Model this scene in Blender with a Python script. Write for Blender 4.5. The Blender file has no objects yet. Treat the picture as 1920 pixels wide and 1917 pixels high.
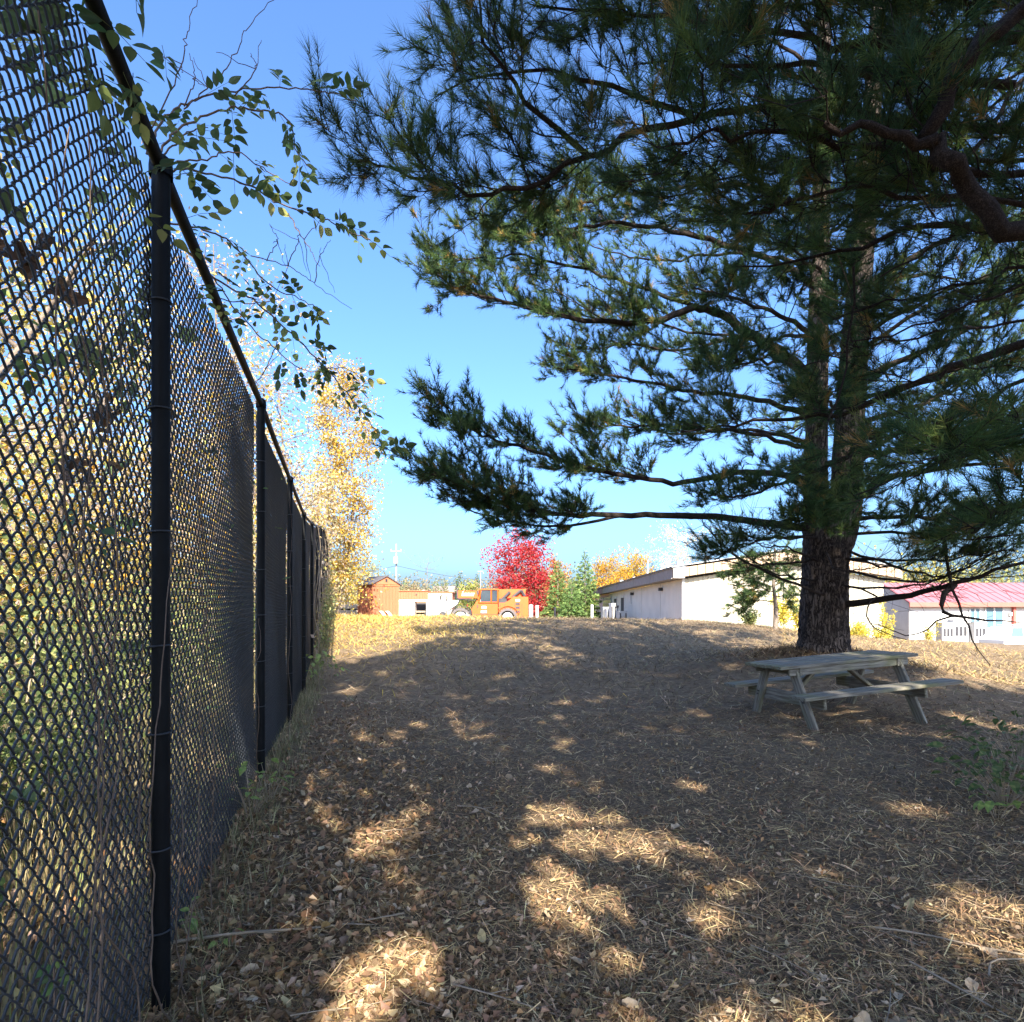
import bpy, bmesh, math
import numpy as np
from mathutils import Vector, Matrix, Euler

# ------------------------------------------------------------------ camera, sky, sun, exposure
SC = bpy.context.scene
COL = SC.collection
F, CX, HY, CH = 1200.0, 960.0, 1150.0, 1.42      # focal length in photo pixels, principal column, horizon row, eye height
cam_d = bpy.data.cameras.new('camera'); cam = bpy.data.objects.new('camera', cam_d); COL.objects.link(cam)
cam.location = (0, 0, CH); cam.rotation_euler = (math.radians(90), 0, 0)
cam_d.sensor_fit = 'HORIZONTAL'; cam_d.sensor_width = 36; cam_d.lens = 36 * F / 1920
cam_d.shift_y = (HY - 958.5) / 1920
cam_d.clip_start = 0.05; cam_d.clip_end = 3000
SC.camera = cam

SUN_EL = math.radians(34)
SUNH = np.array([0.16, -0.987])                   # horizontal direction towards the sun (right and behind the camera)
SUND = np.array([SUNH[0] * math.cos(SUN_EL), SUNH[1] * math.cos(SUN_EL), math.sin(SUN_EL)])
w = bpy.data.worlds.new('World'); SC.world = w; w.use_nodes = True
nt = w.node_tree; bg = nt.nodes['Background']
sky = nt.nodes.new('ShaderNodeTexSky'); sky.sky_type = 'NISHITA'; sky.sun_disc = False
sky.sun_elevation = SUN_EL; sky.sun_rotation = math.atan2(SUNH[0], SUNH[1])
sky.air_density = 1.0; sky.dust_density = 3.8; sky.ozone_density = 10.0; sky.altitude = 0
nt.links.new(sky.outputs[0], bg.inputs[0]); bg.inputs[1].default_value = 0.1
sun_d = bpy.data.lights.new('sun', 'SUN'); sun_d.energy = 3.6; sun_d.angle = math.radians(0.53); sun_d.color = (1, .91, .77)
sun = bpy.data.objects.new('sun', sun_d); COL.objects.link(sun)
sun.rotation_euler = Vector(-SUND).to_track_quat('-Z', 'Y').to_euler(); sun.location = (20, -40, 40)
SC.view_settings.view_transform = 'Standard'; SC.view_settings.look = 'None'
SC.view_settings.exposure = 2.25; SC.view_settings.gamma = 1.0
SC.cycles.max_bounces = 8; SC.cycles.diffuse_bounces = 6; SC.cycles.glossy_bounces = 2
SC.cycles.transmission_bounces = 3; SC.cycles.transparent_max_bounces = 6
SC.cycles.caustics_reflective = False; SC.cycles.caustics_refractive = False
SC.cycles.use_denoising = True

RNG = np.random.default_rng(7)
def P(px, py, Y):                                 # a measured point of the photograph at depth Y
    return np.array([(px - CX) / F * Y, Y, CH - (py - HY) / F * Y])

# ------------------------------------------------------------------ terrain
_NG = np.random.default_rng(3).random((64, 64))
def vnoise(x, y):
    x = np.asarray(x, float); y = np.asarray(y, float)
    xi = np.floor(x).astype(int); yi = np.floor(y).astype(int); fx = x - xi; fy = y - yi
    fx = fx * fx * (3 - 2 * fx); fy = fy * fy * (3 - 2 * fy)
    g = lambda a, b: _NG[a % 64, b % 64]
    return (g(xi, yi) * (1 - fx) + g(xi + 1, yi) * fx) * (1 - fy) + (g(xi, yi + 1) * (1 - fx) + g(xi + 1, yi + 1) * fx) * fy - .5
def sstep(a, b, x):
    t = np.clip((x - a) / (b - a), 0, 1); return t * t * (3 - 2 * t)
PINE = (5.85, 12.0); N0 = (5.9, 4.2); pine = pine2 = None
def gz(x, y):
    x = np.asarray(x, float); y = np.asarray(y, float)
    az = x / np.maximum(y, 5)
    H = np.interp(az, [-.9, -.27, .15, .30, .40, .47, .57, .8, 1.2], [1.28, 1.3, 1.2, 1.08, .85, .6, .34, .06, 0])
    fz = np.interp(az, [-.9, .25, .4, .6, .8], [.4, .4, -.1, -.9, -1.43])
    up = sstep(9.5, 25, y); fall = sstep(26.5, 42, y)
    z = H * up * (1 - fall) + fall * fz
    z = z + .58 * np.exp(-((x - PINE[0]) ** 2 + (y - PINE[1]) ** 2) / (2 * 2.0 ** 2))
    near = 1 - sstep(30, 50, y)
    z = z + near * (.10 * vnoise(x * .45 + 7, y * .45) + .05 * vnoise(x * 1.7, y * 1.7 + 5) + .03 * vnoise(x * 5.3 + 2, y * 5.3))
    return z

# ------------------------------------------------------------------ materials
def new_mat(name):
    m = bpy.data.materials.new(name); m.use_nodes = True
    return m, m.node_tree, m.node_tree.nodes['Principled BSDF']
def pmat(name, col=(.5, .5, .5), rough=.75, var=.25, scale=6., bump=0., bscale=40., attr=False, transl=0., metal=0., stretch=None, col2=None, spec=.3):
    m, t, b = new_mat(name); N = t.nodes; L = t.links
    b.inputs['Roughness'].default_value = rough; b.inputs['Metallic'].default_value = metal
    b.inputs['Specular IOR Level'].default_value = spec
    tc = N.new('ShaderNodeTexCoord'); mp = N.new('ShaderNodeMapping'); L.new(tc.outputs['Object'], mp.inputs[0])
    if stretch: mp.inputs['Scale'].default_value = stretch
    nz = N.new('ShaderNodeTexNoise'); nz.inputs['Scale'].default_value = scale; nz.inputs['Detail'].default_value = 5
    L.new(mp.outputs[0], nz.inputs['Vector'])
    if attr:
        src = N.new('ShaderNodeAttribute'); src.attribute_name = 'Col'; csock = src.outputs['Color']
    elif col2:
        mixc = N.new('ShaderNodeMix'); mixc.data_type = 'RGBA'
        rp = N.new('ShaderNodeMapRange'); rp.inputs[1].default_value = .4; rp.inputs[2].default_value = .62
        nz2 = N.new('ShaderNodeTexNoise'); nz2.inputs['Scale'].default_value = scale * .6; nz2.inputs['Detail'].default_value = 6
        L.new(mp.outputs[0], nz2.inputs['Vector']); L.new(nz2.outputs[0], rp.inputs[0])
        L.new(rp.outputs[0], mixc.inputs['Factor']); mixc.inputs['A'].default_value = (*col, 1); mixc.inputs['B'].default_value = (*col2, 1)
        csock = mixc.outputs['Result']
    else:
        src = N.new('ShaderNodeRGB'); src.outputs[0].default_value = (*col, 1); csock = src.outputs[0]
    if var > 0:
        mr = N.new('ShaderNodeMapRange'); mr.inputs[1].default_value = .25; mr.inputs[2].default_value = .75
        mr.inputs[3].default_value = 1 - var; mr.inputs[4].default_value = 1 + var
        L.new(nz.outputs[0], mr.inputs[0])
        mx = N.new('ShaderNodeVectorMath'); mx.operation = 'SCALE'
        L.new(csock, mx.inputs[0]); L.new(mr.outputs[0], mx.inputs['Scale']); csock = mx.outputs[0]
    L.new(csock, b.inputs['Base Color'])
    if bump:
        n3 = N.new('ShaderNodeTexNoise'); n3.inputs['Scale'].default_value = bscale; n3.inputs['Detail'].default_value = 6
        L.new(mp.outputs[0], n3.inputs['Vector'])
        bp = N.new('ShaderNodeBump'); bp.inputs['Strength'].default_value = bump; bp.inputs['Distance'].default_value = .02
        L.new(n3.outputs[0], bp.inputs['Height']); L.new(bp.outputs[0], b.inputs['Normal'])
    if transl:
        tr = N.new('ShaderNodeBsdfTranslucent'); L.new(csock, tr.inputs[0])
        ms = N.new('ShaderNodeMixShader'); ms.inputs[0].default_value = transl
        L.new(b.outputs[0], ms.inputs[1]); L.new(tr.outputs[0], ms.inputs[2])
        L.new(ms.outputs[0], N['Material Output'].inputs[0])
    return m
def bark_mat(name, c1, c2, sc=9., st=(1, 1, .18), strength=1.0, dist=.04):
    m, t, b = new_mat(name); N = t.nodes; L = t.links; b.inputs['Roughness'].default_value = .9; b.inputs['Specular IOR Level'].default_value = .15
    tc = N.new('ShaderNodeTexCoord'); mp = N.new('ShaderNodeMapping'); mp.inputs['Scale'].default_value = st; L.new(tc.outputs['Object'], mp.inputs[0])
    vo = N.new('ShaderNodeTexVoronoi'); vo.feature = 'DISTANCE_TO_EDGE'; vo.inputs['Scale'].default_value = sc
    nz = N.new('ShaderNodeTexNoise'); nz.inputs['Scale'].default_value = sc * 1.7; nz.inputs['Detail'].default_value = 7
    ad = N.new('ShaderNodeVectorMath'); ad.operation = 'MULTIPLY_ADD'; ad.inputs[1].default_value = (.25,) * 3
    L.new(nz.outputs['Color'], ad.inputs[0]); L.new(mp.outputs[0], ad.inputs[2]); L.new(mp.outputs[0], nz.inputs['Vector']); L.new(ad.outputs[0], vo.inputs['Vector'])
    rp = N.new('ShaderNodeMapRange'); rp.inputs[2].default_value = .22; L.new(vo.outputs['Distance'], rp.inputs[0])
    mu = N.new('ShaderNodeMath'); mu.operation = 'MULTIPLY'; L.new(rp.outputs[0], mu.inputs[0]); L.new(nz.outputs[0], mu.inputs[1])
    mx = N.new('ShaderNodeMix'); mx.data_type = 'RGBA'; mx.inputs['A'].default_value = (*c1, 1); mx.inputs['B'].default_value = (*c2, 1)
    m2 = N.new('ShaderNodeMath'); m2.operation = 'MULTIPLY'; m2.inputs[1].default_value = 1.7; L.new(mu.outputs[0], m2.inputs[0]); L.new(m2.outputs[0], mx.inputs['Factor'])
    L.new(mx.outputs['Result'], b.inputs['Base Color'])
    bp = N.new('ShaderNodeBump'); bp.inputs['Strength'].default_value = strength; bp.inputs['Distance'].default_value = dist
    L.new(mu.outputs[0], bp.inputs['Height']); L.new(bp.outputs[0], b.inputs['Normal'])
    return m
M = {}
M['needle'] = pmat('pine_needles', rough=.6, var=.3, scale=1.3, attr=True, transl=.34, spec=.12)
M['leaf'] = pmat('leaf', rough=.6, var=.15, scale=3, attr=True, transl=.38)
M['litter'] = pmat('leaf_litter', rough=.95, var=.15, scale=3, attr=True, transl=.08, spec=.03)
M['pinebark'] = bark_mat('pine_bark', (.020, .015, .013), (.17, .13, .105), 11, (1, 1, .22), 1.0, .06)
M['branchbark'] = bark_mat('branch_bark', (.016, .012, .010), (.075, .056, .046), 26, (1, 1, 1), .7, .015)
M['twig'] = pmat('twig_bark', (.055, .04, .032), .85, .3, 20)
M['greybark'] = pmat('grey_bark', (.19, .15, .12), .9, .4, 12, .6, 40)
M['paletrunk'] = pmat('pale_trunk', (.42, .36, .30), .9, .3, 4)
M['vinestem'] = pmat('vine_stem', (.16, .115, .085), .85, .35, 15, .3, 60)
M['drystem'] = pmat('dry_stem', (.30, .24, .17), .85, .35, 9)
M['black'] = pmat('black_vinyl', (.005, .006, .007), .6, .3, 14, .12, 120, spec=.18)
M['wire'] = pmat('black_vinyl_wire', (.032, .037, .044), .45, .2, 9, spec=.45)
def wood_mat():
    m, t, b = new_mat('weathered_wood'); N = t.nodes; L = t.links; b.inputs['Roughness'].default_value = .85; b.inputs['Specular IOR Level'].default_value = .08
    tc = N.new('ShaderNodeTexCoord'); mp = N.new('ShaderNodeMapping'); mp.inputs['Scale'].default_value = (1.2, 22, 22); L.new(tc.outputs['Object'], mp.inputs[0])
    nz = N.new('ShaderNodeTexNoise'); nz.inputs['Scale'].default_value = 3.0; nz.inputs['Detail'].default_value = 8; L.new(mp.outputs[0], nz.inputs['Vector'])
    n2 = N.new('ShaderNodeTexNoise'); n2.inputs['Scale'].default_value = 2.6; n2.inputs['Detail'].default_value = 6; L.new(tc.outputs['Object'], n2.inputs['Vector'])
    cr = N.new('ShaderNodeValToRGB'); e = cr.color_ramp.elements
    e[0].position = .28; e[0].color = (.085, .076, .062, 1); e[1].position = .72; e[1].color = (.36, .335, .28, 1)
    L.new(nz.outputs[0], cr.inputs[0])
    mx = N.new('ShaderNodeMix'); mx.data_type = 'RGBA'; mx.inputs['B'].default_value = (.20, .20, .09, 1)
    rp = N.new('ShaderNodeMapRange'); rp.inputs[1].default_value = .47; rp.inputs[2].default_value = .7; rp.inputs[4].default_value = .65; L.new(n2.outputs[0], rp.inputs[0])
    L.new(rp.outputs[0], mx.inputs['Factor']); L.new(cr.outputs[0], mx.inputs['A']); L.new(mx.outputs['Result'], b.inputs['Base Color'])
    bp = N.new('ShaderNodeBump'); bp.inputs['Strength'].default_value = .7; bp.inputs['Distance'].default_value = .006
    L.new(nz.outputs[0], bp.inputs['Height']); L.new(bp.outputs[0], b.inputs['Normal'])
    return m
M['wood'] = wood_mat()
M['white'] = pmat('white_wall', (.43, .395, .30), .7, .06, 1.5)
M['whitepaint'] = pmat('white_paint', (.58, .57, .54), .6, .08, 2)
M['concrete'] = pmat('pale_concrete', (.46, .43, .37), .85, .15, 2, .2, 20)
M['fascia'] = pmat('grey_brown_fascia', (.24, .215, .20), .7, .15, 3)
M['fasciatan'] = pmat('tan_fascia', (.46, .33, .22), .7, .12, 3)
M['sidewall'] = pmat('side_wall', (.66, .62, .55), .7, .1, .8)
M['joint'] = pmat('dark_joint', (.07, .07, .07), .8, .1, 3)
M['glass'] = pmat('dark_glass', (.03, .045, .06), .08, .1, 2, spec=.8)
M['carglass'] = pmat('tinted_glass', (.10, .17, .22), .1, .1, 2, spec=.8)
M['redroof'] = pmat('red_metal_roof', (.34, .13, .14), .5, .1, .6)
M['redtrim'] = pmat('red_trim', (.46, .12, .09), .55, .1, 2)
M['shed'] = pmat('rust_red_siding', (.40, .135, .065), .8, .14, 3, stretch=(6, 6, 1))
M['shedtrim'] = pmat('rust_red_trim', (.44, .15, .07), .75, .1, 3)
M['shingle'] = pmat('grey_shingle', (.11, .10, .105), .9, .25, 14)
M['orange'] = pmat('orange_paint', (.56, .088, .006), .45, .08, 2, spec=.5)
M['tyre'] = pmat('tyre_rubber', (.12, .105, .10), .9, .25, 5)
M['rim'] = pmat('pale_rim', (.55, .53, .50), .6, .1, 3)
M['darkmetal'] = pmat('dark_metal', (.045, .045, .05), .5, .2, 5)
M['steel'] = pmat('galvanised_steel', (.42, .44, .46), .45, .1, 5, metal=.6)
M['rubble'] = pmat('white_rubble', (.55, .53, .50), .9, .2, 4, .5, 8)
M['carwhite'] = pmat('white_car_paint', (.78, .80, .82), .25, .03, 2, spec=.6)
M['polewood'] = pmat('pole_wood', (.33, .28, .24), .85, .2, 3)
M['houseroof'] = pmat('house_roof', (.24, .18, .16), .9, .2, 4)
M['brick'] = pmat('house_brick', (.36, .22, .17), .9, .2, 5)

# ------------------------------------------------------------------ mesh helpers
def build(name, V, Fs, mat=None, parent=None, col=None, smooth=False, link=True):
    V = np.ascontiguousarray(V, dtype=np.float32)
    if not isinstance(Fs, list) or isinstance(Fs[0], tuple): Fs = [Fs]
    Fs = [np.asarray(f, dtype=np.int32) for f in Fs if len(f)]
    me = bpy.data.meshes.new(name)
    me.vertices.add(len(V)); me.vertices.foreach_set('co', V.ravel())
    nl = sum(f.size for f in Fs); nf = sum(len(f) for f in Fs)
    me.loops.add(nl); me.loops.foreach_set('vertex_index', np.concatenate([f.ravel() for f in Fs]))
    me.polygons.add(nf)
    tot = np.concatenate([np.full(len(f), f.shape[1], np.int32) for f in Fs])
    st = np.concatenate([[0], np.cumsum(tot)[:-1]]).astype(np.int32)
    me.polygons.foreach_set('loop_start', st)
    me.polygons.foreach_set('use_smooth', np.full(nf, bool(smooth)))
    if col is not None:
        c = np.ones((nf, 4), np.float32); c[:, :3] = col
        at = me.attributes.new('Col', 'FLOAT_COLOR', 'FACE'); at.data.foreach_set('color', c.ravel())
    me.update(calc_edges=True)
    if mat is not None: me.materials.append(M[mat] if isinstance(mat, str) else mat)
    if not link: return me
    o = bpy.data.objects.new(name, me); COL.objects.link(o)
    if parent is not None: o.parent = parent
    return o
def obj(name, me, parent=None, loc=(0, 0, 0), rot=(0, 0, 0), scl=(1, 1, 1)):
    o = bpy.data.objects.new(name, me); COL.objects.link(o); o.parent = parent
    o.location = loc; o.rotation_euler = rot; o.scale = scl
    return o
def tag(o, label=None, cat=None, group=None, kind=None):
    if label: o['label'] = label
    if cat: o['category'] = cat
    if group: o['group'] = group
    if kind: o['kind'] = kind
    elif cat: o['kind'] = 'thing'
    return o
def thing(name, label, cat, loc=(0, 0, 0), rotz=0., group=None, rot=None):
    o = bpy.data.objects.new(name, None); COL.objects.link(o); o.location = loc
    o.rotation_euler = rot if rot else (0, 0, rotz); o.empty_display_size = .2
    return tag(o, label, cat, group)
class G:
    """collects geometry, then builds one mesh"""
    def __init__(s): s.V = []; s.Q = []; s.T = []; s.n = 0
    def add(s, V, F_):
        V = np.asarray(V, float).reshape(-1, 3); F_ = np.asarray(F_, int)
        (s.Q if F_.shape[1] == 4 else s.T).append(F_ + s.n); s.V.append(V); s.n += len(V); return s
    def box(s, c, d, R=None):
        x, y, z = np.array(d) / 2.
        v = np.array([(-x, -y, -z), (x, -y, -z), (x, y, -z), (-x, y, -z), (-x, -y, z), (x, -y, z), (x, y, z), (-x, y, z)])
        if R is not None: v = v @ np.array(R).T
        return s.add(v + np.array(c), [(3, 2, 1, 0), (4, 5, 6, 7), (0, 1, 5, 4), (1, 2, 6, 5), (2, 3, 7, 6), (3, 0, 4, 7)])
    def span(s, a, b): a = np.array(a, float); b = np.array(b, float); return s.box((a + b) / 2, np.abs(b - a))
    def prism(s, poly, y0, y1):           # polygon in local x,z pushed along y
        n = len(poly); p = np.array(poly, float)
        V = np.vstack([np.c_[p[:, 0], np.full(n, y0), p[:, 1]], np.c_[p[:, 0], np.full(n, y1), p[:, 1]]])
        s.add(V, [(i, (i + 1) % n, n + (i + 1) % n, n + i) for i in range(n)])
        ctr = np.array([[p[:, 0].mean(), y0, p[:, 1].mean()], [p[:, 0].mean(), y1, p[:, 1].mean()]])
        W = np.vstack([V, ctr])
        return s.add(W, [((i + 1) % n, i, 2 * n) for i in range(n)] + [(n + i, n + (i + 1) % n, 2 * n + 1) for i in range(n)])
    def tubes(s, pts, rad, S=6, cap=True):
        V, Fq = tubes(pts, rad, S); s.add(V, Fq)
        return s
    def mesh(s, name, mat, parent=None, smooth=False, link=True):
        Fs = []
        if s.Q: Fs.append(np.vstack(s.Q))
        if s.T: Fs.append(np.vstack(s.T))
        return build(name, np.vstack(s.V), Fs, mat, parent, smooth=smooth, link=link)
def unit(v):
    v = np.asarray(v, float); return v / np.maximum(np.linalg.norm(v, axis=-1, keepdims=True), 1e-9)
def tubes(pts, rad, S=5):
    pts = np.asarray(pts, float)
    if pts.ndim == 2: pts = pts[None]
    rad = np.asarray(rad, float)
    if rad.ndim == 1: rad = rad[None]
    N, K, _ = pts.shape
    t = unit(np.gradient(pts, axis=1))
    mean = unit(pts[:, -1] - pts[:, 0] + 1e-9)
    ref = np.where(np.abs(mean[:, 2:3]) > .8, np.array([[1., .13, 0]]), np.array([[0., .05, 1.]]))[:, None, :]
    a = unit(np.cross(t, np.broadcast_to(ref, t.shape))); b = np.cross(t, a)
    th = np.arange(S) * 2 * math.pi / S
    V = pts[:, :, None, :] + rad[:, :, None, None] * (a[:, :, None, :] * np.cos(th)[None, None, :, None] + b[:, :, None, :] * np.sin(th)[None, None, :, None])
    i = np.arange(N)[:, None, None] * K * S; k = np.arange(K - 1)[None, :, None] * S; s_ = np.arange(S)[None, None, :]
    s2 = (s_ + 1) % S
    Fq = np.stack([i + k + s_, i + k + s2, i + k + S + s2, i + k + S + s_], -1).reshape(-1, 4)
    return V.reshape(-1, 3), Fq
def spline(pts, n):
    p = np.asarray(pts, float); m = len(p)
    q = np.vstack([2 * p[0] - p[1], p, 2 * p[-1] - p[-2]])
    u = np.linspace(0, m - 1 - 1e-6, n); i = u.astype(int); f = (u - i)[:, None]
    a, b, c, d = q[i], q[i + 1], q[i + 2], q[i + 3]
    return .5 * (2 * b + (c - a) * f + (2 * a - 5 * b + 4 * c - d) * f ** 2 + (3 * b - a - 3 * c + d) * f ** 3)
def pick(rng, cols, n, jit=.18):
    c = np.array(cols, float); k = c[rng.integers(0, len(c), n)]
    return np.clip(k * (1 + rng.normal(0, jit, (n, 1))) * (1 + rng.normal(0, .05, (n, 3))), .004, .95)
def rand_unit(rng, n):
    return unit(rng.normal(size=(n, 3)))
def leaf_quads(rng, pos, size, cols, flat=0., aspect=.6, jit=.2):
    n = len(pos); d = rand_unit(rng, n); nn = rand_unit(rng, n)
    if flat: nn = unit(nn + np.array([0, 0, flat]))
    d = unit(d - nn * (d * nn).sum(1, keepdims=True)); e = np.cross(nn, d)
    L = (size * rng.uniform(.6, 1.25, n))[:, None] if np.isscalar(size) else (size * rng.uniform(.7, 1.2, n))[:, None]
    bend = nn * L * rng.uniform(-.2, .2, (n, 1))
    V = np.stack([pos - d * L * .5, pos + e * L * aspect * .5 + bend, pos + d * L * .5, pos - e * L * aspect * .5 + bend], 1).reshape(-1, 3)
    b = np.arange(n)[:, None] * 4
    Fq = np.concatenate([b + np.array([[0, 1, 2]]), b + np.array([[0, 2, 3]])], 1).reshape(-1, 3)
    c = np.repeat(pick(rng, cols, n, jit), 2, axis=0)
    return V, Fq, c

# ------------------------------------------------------------------ ground
def sinh_axis(lo, hi, n, k, c=0.):
    u = np.linspace(math.asinh((lo - c) / k), math.asinh((hi - c) / k), n); return c + k * np.sinh(u)
xs = sinh_axis(-260, 330, 270, 1.3, 1.0); ys = sinh_axis(-60, 900, 270, 1.6, 3.5)
gx, gy = np.meshgrid(xs, ys); gzv = gz(gx, gy)
ii = np.arange(len(ys) - 1)[:, None] * len(xs) + np.arange(len(xs) - 1)[None, :]
gq = np.stack([ii, ii + 1, ii + 1 + len(xs), ii + len(xs)], -1).reshape(-1, 4)
def ground_mat():
    m, t, b = new_mat('ground'); N = t.nodes; L = t.links; b.inputs['Roughness'].default_value = .95; b.inputs['Specular IOR Level'].default_value = .1
    tc = N.new('ShaderNodeTexCoord')
    def noise(s, d=6):
        n = N.new('ShaderNodeTexNoise'); n.inputs['Scale'].default_value = s; n.inputs['Detail'].default_value = d; L.new(tc.outputs['Object'], n.inputs['Vector']); return n
    n1, n2, n3 = noise(38, 8), noise(.5, 4), noise(9, 6)
    cr = N.new('ShaderNodeValToRGB'); e = cr.color_ramp.elements
    e[0].position = .3; e[0].color = (.07, .05, .035, 1); e[1].position = .72; e[1].color = (.22, .16, .10, 1)
    L.new(n1.outputs[0], cr.inputs[0])
    c2 = N.new('ShaderNodeValToRGB'); e = c2.color_ramp.elements
    e[0].position = .3; e[0].color = (.12, .088, .058, 1); e[1].position = .7; e[1].color = (.31, .225, .135, 1)
    L.new(n3.outputs[0], c2.inputs[0])
    sx = N.new('ShaderNodeSeparateXYZ'); L.new(tc.outputs['Object'], sx.inputs[0])
    rp = N.new('ShaderNodeMapRange'); rp.inputs[1].default_value = 5; rp.inputs[2].default_value = 16; L.new(sx.outputs[1], rp.inputs[0])
    ad = N.new('ShaderNodeMath'); ad.operation = 'MULTIPLY_ADD'; ad.inputs[1].default_value = 1.2; L.new(n2.outputs[0], ad.inputs[0]); 
    sb = N.new('ShaderNodeMath'); sb.operation = 'SUBTRACT'; sb.inputs[1].default_value = .6; L.new(rp.outputs[0], sb.inputs[0]); L.new(sb.outputs[0], ad.inputs[2]); ad.use_clamp = True
    mx = N.new('ShaderNodeMix'); mx.data_type = 'RGBA'; L.new(ad.outputs[0], mx.inputs['Factor']); L.new(cr.outputs[0], mx.inputs['A']); L.new(c2.outputs[0], mx.inputs['B'])
    L.new(mx.outputs['Result'], b.inputs['Base Color'])
    bp = N.new('ShaderNodeBump'); bp.inputs['Strength'].default_value = .9; bp.inputs['Distance'].default_value = .03
    L.new(n1.outputs[0], bp.inputs['Height']); L.new(bp.outputs[0], b.inputs['Normal'])
    return m
ground = build('ground', np.c_[gx.ravel(), gy.ravel(), gzv.ravel()], gq, ground_mat(), smooth=True)
tag(ground, kind='structure')

# fence line: through the first post, running away to the left
FA = np.array([-1.30, 2.37]); FU = np.array([-.2555, .9668]); FU /= np.linalg.norm(FU); FN = np.array([-FU[1], FU[0]])   # FN points to the far (left) side
BAY = 3.0; FH = 3.12
def fence_xy(s, off=0.): return FA + FU * s + FN * off
def side(x, y): return (x - FA[0]) * FN[0] + (y - FA[1]) * FN[1]   # >0: beyond the fence

# ------------------------------------------------------------------ litter on the ground
def straw(rng, x, y, L, W, cols, lift=.35, z0=.004, jit=.25, single=False):
    n = len(x); z = gz(x, y); a = rng.uniform(0, 2 * math.pi, n)
    d = np.c_[np.cos(a), np.sin(a), rng.normal(0, lift, n)]; d = unit(d)
    p = np.c_[x, y, z + z0 + np.abs(d[:, 2]) * L * .45]
    e = unit(np.cross(d, rand_unit(rng, n) * .6 + np.array([0, 0, 1.])))
    L = L[:, None]; W = W[:, None]
    if single:
        V = np.stack([p - d * L / 2 - e * W * .5, p - d * L / 2 + e * W * .5, p + d * L / 2 + e * W * .2, p + d * L / 2 - e * W * .2], 1).reshape(-1, 3)
        return V, (np.arange(n)[:, None] * 4 + np.arange(4)[None]), pick(rng, cols, n, jit)
    bow = unit(rng.normal(size=(n, 3)) + np.array([0, 0, .5])) * L * rng.uniform(0, .16, (n, 1))
    V = np.stack([p - d * L / 2 - e * W * .5, p - d * L / 2 + e * W * .5, p + bow + e * W * .5, p + bow - e * W * .5, p + d * L / 2 + e * W * .2, p + d * L / 2 - e * W * .2], 1).reshape(-1, 3)
    b = np.arange(n)[:, None] * 6
    Q = np.concatenate([b + np.array([[0, 1, 2, 3]]), b + np.array([[3, 2, 4, 5]])], 1).reshape(-1, 4)
    return V, Q, np.repeat(pick(rng, cols, n, jit), 2, axis=0)
def wedge(rng, n, y0, y1, pw=1.0, lim=1.02):
    u = rng.random(n); y = y0 * (y1 / y0) ** (u ** pw); x = rng.uniform(-.78 * lim, 1.32 * lim, n) * np.maximum(y, 2.4); return x, y
rg = np.random.default_rng(11)
STRAW = [(.56, .41, .20), (.45, .31, .155), (.35, .235, .125), (.30, .20, .115), (.24, .16, .10), (.62, .48, .27), (.40, .28, .16), (.18, .12, .075)]
BROWN = [(.19, .11, .06), (.26, .155, .08), (.14, .09, .055), (.33, .22, .12), (.11, .07, .045)]
def keep_right(x, y, off=.05):
    k = side(x, y) < off; return x[k], y[k]
VV, QQ, CC, nn = [], [], [], 0
def acc(V, Q, C):
    global nn
    VV.append(V); QQ.append(Q + nn); CC.append(C); nn += len(V)
x, y = keep_right(*wedge(rg, 62000, 1.7, 9)); acc(*straw(rg, x, y, rg.uniform(.035, .14, len(x)), rg.uniform(.0018, .0045, len(x)), STRAW, .22))
x, y = keep_right(*wedge(rg, 62000, 1.7, 9)); acc(*straw(rg, x, y, rg.uniform(.02, .10, len(x)), rg.uniform(.0018, .0045, len(x)), STRAW, .3, single=True))
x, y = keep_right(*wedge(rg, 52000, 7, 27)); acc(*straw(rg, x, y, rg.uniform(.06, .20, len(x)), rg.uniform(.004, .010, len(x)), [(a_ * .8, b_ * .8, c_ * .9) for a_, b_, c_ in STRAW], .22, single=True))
x = rg.uniform(-9, 16, 22000); y = rg.uniform(11, 30, 22000); x, y = keep_right(x, y); acc(*straw(rg, x, y, rg.uniform(.10, .26, len(x)), rg.uniform(.006, .014, len(x)), [(.36, .27, .15), (.29, .21, .125), (.22, .16, .10), (.17, .125, .085)], .4, single=True))
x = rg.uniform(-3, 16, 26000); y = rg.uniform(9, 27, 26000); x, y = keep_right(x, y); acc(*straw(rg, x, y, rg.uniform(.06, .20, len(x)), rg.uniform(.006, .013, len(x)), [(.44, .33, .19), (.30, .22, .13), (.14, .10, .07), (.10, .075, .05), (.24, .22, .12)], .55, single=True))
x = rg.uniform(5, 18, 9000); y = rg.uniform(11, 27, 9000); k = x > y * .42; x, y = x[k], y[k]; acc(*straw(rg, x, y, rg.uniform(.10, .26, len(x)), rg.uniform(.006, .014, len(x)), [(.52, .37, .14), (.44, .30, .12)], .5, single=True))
x = rg.normal(-4.6, 2.3, 15000); y = rg.normal(21, 3.6, 15000); x, y = keep_right(x, y); acc(*straw(rg, x, y, rg.uniform(.08, .22, len(x)), rg.uniform(.007, .014, len(x)), [(.66, .46, .11), (.58, .38, .09), (.52, .40, .12)], .6, single=True))
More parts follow.
